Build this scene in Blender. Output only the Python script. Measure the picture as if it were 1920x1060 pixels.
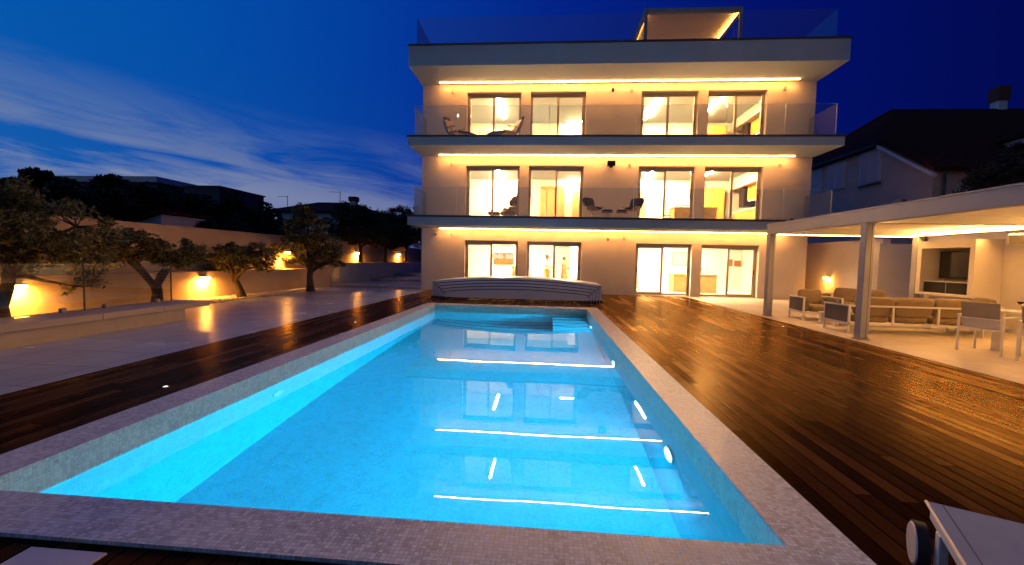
import bpy, bmesh, math, random
import numpy as np
from mathutils import Vector, Matrix, noise
for o in list(bpy.data.objects): bpy.data.objects.remove(o)
S = bpy.context.scene
COL = S.collection
PI = math.pi
R = math.radians

# ------------------------------------------------------------------ camera
cam_d = bpy.data.cameras.new('camera'); cam = bpy.data.objects.new('camera', cam_d); COL.objects.link(cam)
yaw, pitch, roll = -.0779, .053, .0221
f = Vector((math.sin(yaw)*math.cos(pitch), math.cos(yaw)*math.cos(pitch), -math.sin(pitch)))
r = Vector((math.cos(yaw), -math.sin(yaw), 0)); u = r.cross(f)
r2 = math.cos(roll)*r + math.sin(roll)*u; u2 = -math.sin(roll)*r + math.cos(roll)*u
M = Matrix((r2, u2, -f)).transposed().to_4x4(); M.translation = (0, 0, 1.45)
cam.matrix_world = M
cam_d.sensor_width = 36; cam_d.lens = 795/1920*36; cam_d.clip_start = .05; cam_d.clip_end = 1200
S.camera = cam
# ------------------------------------------------------------------ render settings
S.view_settings.view_transform = 'Standard'; S.view_settings.look = 'None'
S.view_settings.exposure = 0; S.view_settings.gamma = 1
S.render.engine = 'CYCLES'
cy = S.cycles
cy.use_denoising = True; cy.max_bounces = 10; cy.diffuse_bounces = 5; cy.glossy_bounces = 5
cy.transmission_bounces = 8; cy.transparent_max_bounces = 24
cy.sample_clamp_indirect = 6; cy.caustics_refractive = True; cy.caustics_reflective = False
cy.blur_glossy = .5
# ------------------------------------------------------------------ dusk sky
W = bpy.data.worlds.new('World'); S.world = W; W.use_nodes = True
nt = W.node_tree; nt.nodes.clear()
def N(t, kind, **kw):
    n = t.nodes.new(kind)
    for k, v in kw.items():
        if k.startswith('i_'): n.inputs[k[2:].replace('_', ' ')].default_value = v
        else: setattr(n, k, v)
    return n
def L(t, a, b): t.links.new(a, b)
def mth(t, op, a, b=None, c=None, clamp=False):
    n = t.nodes.new('ShaderNodeMath'); n.operation = op; n.use_clamp = clamp
    for i, v in enumerate((a, b, c)):
        if v is None: continue
        if isinstance(v, (int, float)): n.inputs[i].default_value = v
        else: t.links.new(v, n.inputs[i])
    return n.outputs[0]
def ramp(t, fac, stops, interp='LINEAR'):
    n = t.nodes.new('ShaderNodeValToRGB'); cr = n.color_ramp; cr.interpolation = interp
    while len(cr.elements) > 1: cr.elements.remove(cr.elements[-1])
    cr.elements[0].position = stops[0][0]; cr.elements[0].color = (*stops[0][1], 1)
    for p, c in stops[1:]:
        e = cr.elements.new(p); e.color = (*c, 1)
    t.links.new(fac, n.inputs[0]); return n.outputs[0]
def mix(t, fac, a, b, mode='MIX'):
    n = t.nodes.new('ShaderNodeMix'); n.data_type = 'RGBA'; n.blend_type = mode
    for sock, v in ((n.inputs[0], fac), (n.inputs[6], a), (n.inputs[7], b)):
        if isinstance(v, (int, float)): sock.default_value = v
        elif isinstance(v, tuple): sock.default_value = (*v, 1) if len(v) == 3 else v
        else: t.links.new(v, sock)
    return n.outputs[2]
tc = N(nt, 'ShaderNodeTexCoord'); sp = N(nt, 'ShaderNodeSeparateXYZ'); L(nt, tc.outputs['Generated'], sp.inputs[0])
az = mth(nt, 'ARCTAN2', sp.outputs[0], sp.outputs[1])           # 0 = north, negative = west
el = mth(nt, 'ARCSINE', sp.outputs[2])
azn = mth(nt, 'MULTIPLY_ADD', az, 1/(2*PI), .5)                  # 0..1 ; 0.5 = north
base = ramp(nt, azn, [(0, (.034, .048, .095)), (.25, (.035, .065, .15)), (.34, (.001, .098, .42)), (.40, (.001, .066, .37)), (.45, (.001, .036, .31)), (.50, (.0008, .017, .24)),
                      (.57, (.0006, .0055, .14)), (.63, (.0006, .003, .075)), (.75, (.004, .006, .09)), (.85, (.016, .020, .055)), (1, (.034, .048, .095))])
# a little paler towards the horizon in the west
low = mth(nt, 'SUBTRACT', 1, mth(nt, 'MULTIPLY', mth(nt, 'ABSOLUTE', el), 1.9), clamp=True)
wst = ramp(nt, azn, [(.30, (1, 1, 1)), (.5, (.35, .35, .35)), (.6, (0, 0, 0)), (.8, (0, 0, 0)), (1, (1, 1, 1))])
hz = mth(nt, 'MULTIPLY', mth(nt, 'POWER', low, 3.0), wst)
base = mix(nt, mth(nt, 'MULTIPLY', hz, .6), base, (.035, .15, .40))
# streaky high cloud
cmb = N(nt, 'ShaderNodeCombineXYZ')
L(nt, mth(nt, 'MULTIPLY', mth(nt, 'ADD', az, mth(nt, 'MULTIPLY', el, -.9)), 2.2), cmb.inputs[0])
L(nt, mth(nt, 'MULTIPLY', mth(nt, 'ADD', el, mth(nt, 'MULTIPLY', az, .13)), 13), cmb.inputs[1])
n1 = N(nt, 'ShaderNodeTexNoise', i_Scale=1.3, i_Detail=9, i_Roughness=.62, i_Distortion=.7); L(nt, cmb.outputs[0], n1.inputs['Vector'])
cmb2 = N(nt, 'ShaderNodeCombineXYZ'); L(nt, az, cmb2.inputs[0]); L(nt, mth(nt, 'MULTIPLY', el, 2.5), cmb2.inputs[1])
n2 = N(nt, 'ShaderNodeTexNoise', i_Scale=2.6, i_Detail=4, i_Roughness=.5); L(nt, cmb2.outputs[0], n2.inputs['Vector'])
band = mth(nt, 'SUBTRACT', 1, mth(nt, 'MULTIPLY', mth(nt, 'ABSOLUTE', mth(nt, 'SUBTRACT', mth(nt, 'ADD', el, mth(nt, 'MULTIPLY', az, .06)), .085)), 6.0), clamp=True)
cl = mth(nt, 'MULTIPLY', mth(nt, 'ADD', n1.outputs[0], mth(nt, 'MULTIPLY', mth(nt, 'SUBTRACT', n2.outputs[0], .5), .7)), 1)
cl = mth(nt, 'MULTIPLY', mth(nt, 'SUBTRACT', cl, .38), 4.6, clamp=True)
cl = mth(nt, 'MULTIPLY', mth(nt, 'MULTIPLY', cl, mth(nt, 'POWER', band, .8)), wst, clamp=True)
ccol = ramp(nt, el, [(0, (.36, .33, .38)), (.12, (.29, .31, .40)), (.22, (.19, .25, .39)), (.4, (.03, .13, .40))])
sky = mix(nt, mth(nt, 'MULTIPLY', cl, .95), base, ccol)
grd = mth(nt, 'MULTIPLY', mth(nt, 'ADD', el, .01), 60, clamp=True)
sky = mix(nt, grd, (.006, .007, .012), sky)
bg = N(nt, 'ShaderNodeBackground', i_Strength=1.0); L(nt, sky, bg.inputs[0])
wo = N(nt, 'ShaderNodeOutputWorld'); L(nt, bg.outputs[0], wo.inputs[0])

# ------------------------------------------------------------------ materials
MATS = {}
def newmat(name):
    m = bpy.data.materials.new(name); m.use_nodes = True; t = m.node_tree; t.nodes.clear()
    out = N(t, 'ShaderNodeOutputMaterial'); b = N(t, 'ShaderNodeBsdfPrincipled'); L(t, b.outputs[0], out.inputs[0])
    MATS[name] = m; return m, t, b, out
def setc(t, b, sock, v):
    if isinstance(v, tuple): b.inputs[sock].default_value = (*v, 1)
    elif isinstance(v, (int, float)): b.inputs[sock].default_value = v
    else: L(t, v, b.inputs[sock])
def objco(t, scale=(1, 1, 1), rot=(0, 0, 0)):
    tcn = N(t, 'ShaderNodeTexCoord'); mp = N(t, 'ShaderNodeMapping'); mp.inputs['Scale'].default_value = scale; mp.inputs['Rotation'].default_value = rot
    g = N(t, 'ShaderNodeNewGeometry'); L(t, g.outputs['Position'], mp.inputs[0]); return mp.outputs[0]
def noisy(name, col, rough=.6, var=.15, scale=6, bump=.15, bscale=60, metal=0, spec=.5, dist=.01, stretch=(1, 1, 1)):
    m, t, b, o = newmat(name)
    co = objco(t, stretch)
    n = N(t, 'ShaderNodeTexNoise', i_Scale=scale, i_Detail=5, i_Roughness=.6); L(t, co, n.inputs['Vector'])
    d = tuple(c*(1-var) for c in col); h = tuple(min(1, c*(1+var)) for c in col)
    setc(t, b, 'Base Color', ramp(t, n.outputs[0], [(.3, d), (.7, h)]))
    n3 = N(t, 'ShaderNodeTexNoise', i_Scale=bscale, i_Detail=3); L(t, co, n3.inputs['Vector'])
    setc(t, b, 'Roughness', mth(t, 'MULTIPLY_ADD', n.outputs[0], .2, rough-.1, clamp=True))
    b.inputs['Metallic'].default_value = metal; b.inputs['Specular IOR Level'].default_value = spec
    if bump:
        bp = N(t, 'ShaderNodeBump', i_Strength=bump, i_Distance=dist); L(t, n3.outputs[0], bp.inputs['Height']); L(t, bp.outputs[0], b.inputs['Normal'])
    return m
noisy('plaster', (.74, .69, .63), .85, .10, .7, .3, 90)
noisy('fascia', (.38, .50, .62), .7, .05, .9, .1, 60)
noisy('cap', (.06, .06, .065), .5, .1)
noisy('inner_wall', (.80, .76, .70), .8, .03)
noisy('garden_wall', (.54, .42, .31), .9, .08, 2.0, .35, 50)
noisy('planter_wall', (.50, .50, .50), .85, .08, 2.5, .3, 50)
noisy('stone', (.50, .44, .38), .55, .08, 4, .1, 30)
noisy('alu', (.40, .35, .30), .5, .05, 5, 0, metal=.3)
noisy('white_metal', (.66, .65, .64), .35, .05, 4, 0)
noisy('cover_panel', (.66, .72, .88), .45, .05, 4, 0)
noisy('grey_metal', (.33, .34, .38), .4, .05, 4, 0)
noisy('black', (.012, .012, .014), .35, .2, 5, 0)
noisy('rubber', (.02, .02, .022), .7, .2, 8, .1)
noisy('tv_black', (.008, .008, .009), .12, .1, 5, 0)
noisy('cabinet_black', (.012, .010, .009), .6, .2, 5, 0, spec=.2)
noisy('taupe', (.21, .155, .10), .9, .12, 8, .3, 400)
noisy('grey_fabric', (.12, .105, .105), .9, .12, 8, .3, 400)
noisy('sling', (.42, .42, .46), .8, .12, 8, .2, 300)
noisy('sling_dark', (.20, .18, .17), .8, .12, 8, .2, 300)
noisy('lounger_fabric', (.26, .36, .55), .85, .1, 3, .25, 500)
noisy('dark_cushion', (.045, .035, .03), .9, .2, 10, .2, 200)
noisy('wicker', (.35, .24, .14), .7, .25, 40, .3, 200)
noisy('egg_fabric', (.12, .09, .065), .9, .1, 8, .1)
noisy('oak', (.45, .23, .07), .45, .12, 3, .1, 40, stretch=(1, 1, 8))
noisy('cupboard', (.55, .28, .05), .45, .08, 2, 0)
noisy('door_wood', (.62, .38, .16), .5, .08, 2, 0)
noisy('marble', (.50, .34, .14), .35, .2, 4, 0)
noisy('backsplash', (.35, .42, .32), .3, .1, 3, 0)
noisy('art_brown', (.25, .09, .02), .7, .25, 8, 0)
noisy('art_pale', (.66, .56, .42), .7, .12, 7, 0)
noisy('art_frame', (.22, .18, .12), .5, .1)
noisy('skin', (.40, .20, .11), .6, .05); noisy('hair', (.10, .03, .012), .6, .2); noisy('hair_black', (.012, .008, .006), .6, .2)
noisy('shirt', (.72, .66, .55), .9, .05); noisy('trousers', (.38, .16, .03), .9, .1); noisy('dress', (.28, .13, .04), .9, .1)
noisy('bark', (.055, .04, .028), .95, .35, 14, .9, 40, dist=.03, stretch=(1, 1, .35))
noisy('roof_tile', (.07, .024, .014), .9, .45, 5, .9, 14, dist=.06, spec=.08)
noisy('far_wall', (.78, .60, .50), .9, .08, 1.5, .2, 30)
noisy('far_white', (.70, .72, .76), .9, .08, 1.5, .2, 30)
noisy('far_dark', (.06, .075, .10), .8, .15, 1, 0)
noisy('shutter', (.80, .78, .80), .7, .06)
noisy('brick_red', (.17, .06, .04), .9, .3, 20, .3, 40)
noisy('solar', (.01, .03, .06), .15, .3, 4, 0)
noisy('soil', (.035, .028, .02), .95, .3, 6, .6, 30)
noisy('pebble', (.55, .50, .44), .8, .3, 30, .1)
noisy('ground_mat', (.05, .05, .045), .95, .3, 2, .4, 20)
noisy('wine', (.05, .003, .004), .1, .1, 5, 0)
noisy('copper', (.45, .20, .08), .3, .1, 6, 0, metal=.9)

def foliage(name, col, trans=.35):
    m, t, b, o = newmat(name)
    co = objco(t)
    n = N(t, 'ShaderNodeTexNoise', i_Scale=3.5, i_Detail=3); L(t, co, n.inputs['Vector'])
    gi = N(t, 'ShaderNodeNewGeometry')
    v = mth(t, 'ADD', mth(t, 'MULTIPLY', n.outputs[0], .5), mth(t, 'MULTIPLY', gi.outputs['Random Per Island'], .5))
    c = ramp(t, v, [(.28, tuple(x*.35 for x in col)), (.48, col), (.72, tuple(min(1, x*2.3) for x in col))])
    setc(t, b, 'Base Color', c); b.inputs['Roughness'].default_value = .55
    tr = N(t, 'ShaderNodeBsdfTranslucent'); L(t, c, tr.inputs[0])
    mx = N(t, 'ShaderNodeMixShader', i_Fac=trans); L(t, b.outputs[0], mx.inputs[1]); L(t, tr.outputs[0], mx.inputs[2]); L(t, mx.outputs[0], o.inputs[0])
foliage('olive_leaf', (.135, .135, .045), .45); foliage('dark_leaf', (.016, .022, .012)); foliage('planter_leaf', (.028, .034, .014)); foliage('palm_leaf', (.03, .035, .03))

def emis(name, col, st):
    m = bpy.data.materials.new(name); m.use_nodes = True; t = m.node_tree; t.nodes.clear()
    o = N(t, 'ShaderNodeOutputMaterial'); e = N(t, 'ShaderNodeEmission', i_Strength=st); e.inputs[0].default_value = (*col, 1)
    L(t, e.outputs[0], o.inputs[0]); MATS[name] = m; return m
WARM = (1, .37, .045)
emis('led', (1, .385, .085), 74); emis('led_low', (1, .385, .085), 62); emis('led_perg', (1, .46, .11), 70); emis('led_perg_wall', (1, .45, .10), 190); emis('led_roof', WARM, 45)
emis('room_lamp_g', (1, .66, .34), 2000); emis('room_lamp_1', (1, .56, .24), 2300); emis('room_lamp_2', (1, .54, .21), 1900)
emis('garden_lamp', WARM, 150); emis('pool_lens', (.25, .8, 1), 12); emis('under_cab', (1, .85, .5), 12); emis('globe', (1, .75, .45), 1.2); emis('deck_spot', (1, .8, .6), 3)

def wood():
    m, t, b, o = newmat('deck_wood')
    g = N(t, 'ShaderNodeNewGeometry'); s = N(t, 'ShaderNodeSeparateXYZ'); L(t, g.outputs['Position'], s.inputs[0])
    bw = .118
    xi = mth(t, 'DIVIDE', s.outputs[0], bw); ix = mth(t, 'FLOOR', xi); fx = mth(t, 'FRACT', xi)
    wn = N(t, 'ShaderNodeTexWhiteNoise', noise_dimensions='1D'); L(t, ix, wn.inputs['W'])
    yy = mth(t, 'ADD', mth(t, 'DIVIDE', s.outputs[1], 2.3), mth(t, 'MULTIPLY', wn.outputs[0], 7))
    iy = mth(t, 'FLOOR', yy); fy = mth(t, 'FRACT', yy)
    c2 = N(t, 'ShaderNodeCombineXYZ'); L(t, ix, c2.inputs[0]); L(t, iy, c2.inputs[1])
    wn2 = N(t, 'ShaderNodeTexWhiteNoise', noise_dimensions='2D'); L(t, c2.outputs[0], wn2.inputs['Vector'])
    gv = N(t, 'ShaderNodeCombineXYZ'); L(t, mth(t, 'MULTIPLY', s.outputs[0], 40), gv.inputs[0]); L(t, mth(t, 'MULTIPLY', s.outputs[1], 2.2), gv.inputs[1]); L(t, mth(t, 'MULTIPLY', wn2.outputs[0], 30), gv.inputs[2])
    gn = N(t, 'ShaderNodeTexNoise', i_Scale=1, i_Detail=6, i_Roughness=.65); L(t, gv.outputs[0], gn.inputs['Vector'])
    big = N(t, 'ShaderNodeTexNoise', i_Scale=.9, i_Detail=5, i_Roughness=.6); L(t, g.outputs['Position'], big.inputs['Vector'])
    v = mth(t, 'ADD', mth(t, 'MULTIPLY', wn2.outputs[0], .55), mth(t, 'MULTIPLY', gn.outputs[0], .45))
    c = ramp(t, v, [(.15, (.018, .007, .003)), (.45, (.040, .015, .006)), (.7, (.068, .027, .010)), (.9, (.105, .044, .018))])
    gap = mth(t, 'MAXIMUM', mth(t, 'LESS_THAN', fx, .075), mth(t, 'LESS_THAN', fy, .0025))
    c = mix(t, gap, c, (.004, .002, .001))
    setc(t, b, 'Base Color', c)
    rr = mth(t, 'ADD', mth(t, 'MULTIPLY_ADD', big.outputs[0], .22, .15), mth(t, 'ADD', mth(t, 'MULTIPLY', gn.outputs[0], .07), mth(t, 'MULTIPLY', wn2.outputs[0], .14)))
    rr = mth(t, 'ADD', mth(t, 'SUBTRACT', rr, .13), mth(t, 'MULTIPLY', gap, .5), clamp=True)
    setc(t, b, 'Roughness', rr)
    b.inputs['Specular IOR Level'].default_value = 0
    prof = mth(t, 'SMOOTH_MIN', mth(t, 'MULTIPLY', mth(t, 'ABSOLUTE', mth(t, 'SUBTRACT', fx, .03)), 8), 1, .3)
    h = mth(t, 'ADD', mth(t, 'MULTIPLY', prof, .8), mth(t, 'ADD', mth(t, 'MULTIPLY', gn.outputs[0], .03), mth(t, 'MULTIPLY', wn2.outputs[0], .15)))
    bp = N(t, 'ShaderNodeBump', i_Strength=.4, i_Distance=.004); L(t, h, bp.inputs['Height']); L(t, bp.outputs[0], b.inputs['Normal'])
    # oiled finish: amber tinted sheen that grows towards grazing angles
    gl = N(t, 'ShaderNodeBsdfGlossy'); gl.inputs[0].default_value = (1, .68, .33, 1); L(t, rr, gl.inputs['Roughness']); L(t, bp.outputs[0], gl.inputs['Normal'])
    dp = N(t, 'ShaderNodeVectorMath', operation='DOT_PRODUCT'); L(t, g.outputs['Incoming'], dp.inputs[0]); L(t, g.outputs['Normal'], dp.inputs[1])
    fr = mth(t, 'MULTIPLY_ADD', mth(t, 'POWER', mth(t, 'SUBTRACT', 1, mth(t, 'ABSOLUTE', dp.outputs['Value']), clamp=True), 9), .82, .003)
    fr = mth(t, 'MULTIPLY', fr, mth(t, 'SUBTRACT', 1, gap), clamp=True)
    mx = N(t, 'ShaderNodeMixShader'); L(t, fr, mx.inputs[0]); L(t, b.outputs[0], mx.inputs[1]); L(t, gl.outputs[0], mx.inputs[2]); L(t, mx.outputs[0], o.inputs[0])
wood()
def mosaic(name, base, con=1.0):
    m, t, b, o = newmat(name)
    g = N(t, 'ShaderNodeNewGeometry'); s = N(t, 'ShaderNodeSeparateXYZ'); L(t, g.outputs['Position'], s.inputs[0])
    sn = N(t, 'ShaderNodeSeparateXYZ'); L(t, g.outputs['Normal'], sn.inputs[0])
    nx = mth(t, 'GREATER_THAN', mth(t, 'ABSOLUTE', sn.outputs[0]), .5); ny = mth(t, 'GREATER_THAN', mth(t, 'ABSOLUTE', sn.outputs[1]), .5)
    # u = x unless the face looks along x (then y); v = y unless the face is upright (then z)
    U = mth(t, 'ADD', mth(t, 'MULTIPLY', s.outputs[0], mth(t, 'SUBTRACT', 1, nx)), mth(t, 'MULTIPLY', s.outputs[1], nx))
    up_ = mth(t, 'MAXIMUM', nx, ny)
    V = mth(t, 'ADD', mth(t, 'MULTIPLY', s.outputs[1], mth(t, 'SUBTRACT', 1, up_)), mth(t, 'MULTIPLY', s.outputs[2], up_))
    T = .025
    ui = mth(t, 'DIVIDE', U, T); vi = mth(t, 'DIVIDE', V, T)
    # tiles wander a little off the grid
    c2 = N(t, 'ShaderNodeCombineXYZ'); L(t, mth(t, 'FLOOR', ui), c2.inputs[0]); L(t, mth(t, 'FLOOR', vi), c2.inputs[1])
    wn = N(t, 'ShaderNodeTexWhiteNoise', noise_dimensions='2D'); L(t, c2.outputs[0], wn.inputs['Vector'])
    gu = mth(t, 'LESS_THAN', mth(t, 'FRACT', ui), .12); gv = mth(t, 'LESS_THAN', mth(t, 'FRACT', vi), .12)
    grout = mth(t, 'MAXIMUM', gu, gv)
    vein = N(t, 'ShaderNodeTexNoise', i_Scale=26, i_Detail=4, i_Roughness=.6, i_Distortion=1.6); L(t, g.outputs['Position'], vein.inputs['Vector'])
    vv = mth(t, 'LESS_THAN', mth(t, 'ABSOLUTE', mth(t, 'SUBTRACT', vein.outputs[0], .5)), .012)
    vm = N(t, 'ShaderNodeTexNoise', i_Scale=7, i_Detail=2); L(t, g.outputs['Position'], vm.inputs['Vector'])
    vv = mth(t, 'MULTIPLY', vv, mth(t, 'GREATER_THAN', vm.outputs[0], .52))
    c = ramp(t, wn.outputs[0], [(0, tuple(x*(1-.28*con) for x in base)), (.5, base), (1, tuple(min(1, x*(1+.22*con)) for x in base))])
    c = mix(t, mth(t, 'MULTIPLY', grout, .6*con), c, tuple(x*.42 for x in base)); c = mix(t, mth(t, 'MULTIPLY', vv, .75), c, (.09, .09, .09))
    setc(t, b, 'Base Color', c); setc(t, b, 'Roughness', mth(t, 'MULTIPLY_ADD', wn.outputs[0], .25, .35))
    bp = N(t, 'ShaderNodeBump', i_Strength=.5, i_Distance=.002); L(t, mth(t, 'SUBTRACT', wn.outputs[0], mth(t, 'MULTIPLY', grout, 2)), bp.inputs['Height']); L(t, bp.outputs[0], b.inputs['Normal'])
mosaic('mosaic', (.62, .69, .76), 1.0); mosaic('mosaic_water_tint', (.20, .52, .56), .35); mosaic('mosaic_bounce_tint', (.52, .62, .53), .6)  # water's absorption tinted into the pool tile, green bounce light into the rim tile
def tile(name, base, size, rough, joint=.6):
    m, t, b, o = newmat(name)
    g = N(t, 'ShaderNodeNewGeometry'); s = N(t, 'ShaderNodeSeparateXYZ'); L(t, g.outputs['Position'], s.inputs[0])
    ui = mth(t, 'DIVIDE', s.outputs[0], size[0]); vi = mth(t, 'DIVIDE', s.outputs[1], size[1])
    grout = mth(t, 'MAXIMUM', mth(t, 'LESS_THAN', mth(t, 'FRACT', ui), .016), mth(t, 'LESS_THAN', mth(t, 'FRACT', vi), .016))
    c2 = N(t, 'ShaderNodeCombineXYZ'); L(t, mth(t, 'FLOOR', ui), c2.inputs[0]); L(t, mth(t, 'FLOOR', vi), c2.inputs[1])
    wn = N(t, 'ShaderNodeTexWhiteNoise', noise_dimensions='2D'); L(t, c2.outputs[0], wn.inputs['Vector'])
    n = N(t, 'ShaderNodeTexNoise', i_Scale=2.2, i_Detail=6, i_Roughness=.6); L(t, g.outputs['Position'], n.inputs['Vector'])
    v = mth(t, 'ADD', mth(t, 'MULTIPLY', wn.outputs[0], .3), mth(t, 'MULTIPLY', n.outputs[0], .7))
    c = ramp(t, v, [(.3, tuple(x*.88 for x in base)), (.7, tuple(min(1, x*1.1) for x in base))])
    c = mix(t, mth(t, 'MULTIPLY', grout, joint), c, tuple(x*.3 for x in base))
    setc(t, b, 'Base Color', c); setc(t, b, 'Roughness', mth(t, 'ADD', mth(t, 'MULTIPLY_ADD', n.outputs[0], .05, rough-.025), mth(t, 'MULTIPLY', wn.outputs[0], .02)))
    n4 = N(t, 'ShaderNodeTexNoise', i_Scale=14, i_Detail=4); L(t, g.outputs['Position'], n4.inputs['Vector'])
    bp = N(t, 'ShaderNodeBump', i_Strength=.05, i_Distance=.01); L(t, n4.outputs[0], bp.inputs['Height']); L(t, bp.outputs[0], b.inputs['Normal'])
tile('terrace_tile', (.46, .53, .64), (.8, .8), .25, .9)
tile('lounge_tile', (.62, .54, .44), (.8, .8), .40, .4)
def glass(name, tint, refl=1.0):
    m = bpy.data.materials.new(name); m.use_nodes = True; t = m.node_tree; t.nodes.clear(); MATS[name] = m
    o = N(t, 'ShaderNodeOutputMaterial'); tr = N(t, 'ShaderNodeBsdfTransparent'); tr.inputs[0].default_value = (*tint, 1)
    gl = N(t, 'ShaderNodeBsdfGlossy', i_Roughness=.0)
    gg = N(t, 'ShaderNodeNewGeometry'); dp = N(t, 'ShaderNodeVectorMath', operation='DOT_PRODUCT'); L(t, gg.outputs['Incoming'], dp.inputs[0]); L(t, gg.outputs['Normal'], dp.inputs[1])
    fres = mth(t, 'MULTIPLY_ADD', mth(t, 'POWER', mth(t, 'SUBTRACT', 1, mth(t, 'ABSOLUTE', dp.outputs['Value']), clamp=True), 5), .96, .035)   # Schlick, same from both sides
    n = N(t, 'ShaderNodeTexNoise', i_Scale=.8, i_Detail=1); g = N(t, 'ShaderNodeNewGeometry'); L(t, g.outputs['Position'], n.inputs['Vector'])
    bp = N(t, 'ShaderNodeBump', i_Strength=.03, i_Distance=.02); L(t, n.outputs[0], bp.inputs['Height']); L(t, bp.outputs[0], gl.inputs['Normal'])
    mx = N(t, 'ShaderNodeMixShader'); L(t, mth(t, 'MULTIPLY', fres, refl, clamp=True), mx.inputs[0]); L(t, tr.outputs[0], mx.inputs[1]); L(t, gl.outputs[0], mx.inputs[2]); L(t, mx.outputs[0], o.inputs[0])
glass('window_glass', (.985, .975, .955)); glass('rail_glass', (.91, .94, .935), 2.0); glass('clear_glass', (.98, .98, .98))
noisy('glass_edge', (.62, .66, .62), .35, .1, 4, 0)
def water():
    m = bpy.data.materials.new('water_mat'); m.use_nodes = True; t = m.node_tree; t.nodes.clear(); MATS['water'] = m
    o = N(t, 'ShaderNodeOutputMaterial'); gl = N(t, 'ShaderNodeBsdfRefraction', i_IOR=1.333, i_Roughness=.0); gl.inputs[0].default_value = (.93, .985, 1, 1); rf = N(t, 'ShaderNodeBsdfGlossy', i_Roughness=.0)
    g = N(t, 'ShaderNodeNewGeometry')
    n = N(t, 'ShaderNodeTexNoise', i_Scale=1.0, i_Detail=1, i_Roughness=.4); L(t, g.outputs['Position'], n.inputs['Vector'])
    bp = N(t, 'ShaderNodeBump', i_Strength=.07, i_Distance=.02); L(t, n.outputs[0], bp.inputs['Height']); L(t, bp.outputs[0], gl.inputs['Normal']); L(t, bp.outputs[0], rf.inputs['Normal'])
    dp = N(t, 'ShaderNodeVectorMath', operation='DOT_PRODUCT'); L(t, g.outputs['Incoming'], dp.inputs[0]); L(t, g.outputs['Normal'], dp.inputs[1])
    fr = mth(t, 'MULTIPLY_ADD', mth(t, 'POWER', mth(t, 'SUBTRACT', 1, mth(t, 'ABSOLUTE', dp.outputs['Value']), clamp=True), 3.7), .93, .03)
    fr = mth(t, 'MULTIPLY', fr, mth(t, 'SUBTRACT', 1, g.outputs['Backfacing']), clamp=True)
    mx = N(t, 'ShaderNodeMixShader'); L(t, fr, mx.inputs[0]); L(t, gl.outputs[0], mx.inputs[1]); L(t, rf.outputs[0], mx.inputs[2]); L(t, mx.outputs[0], o.inputs[0])
water()

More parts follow.
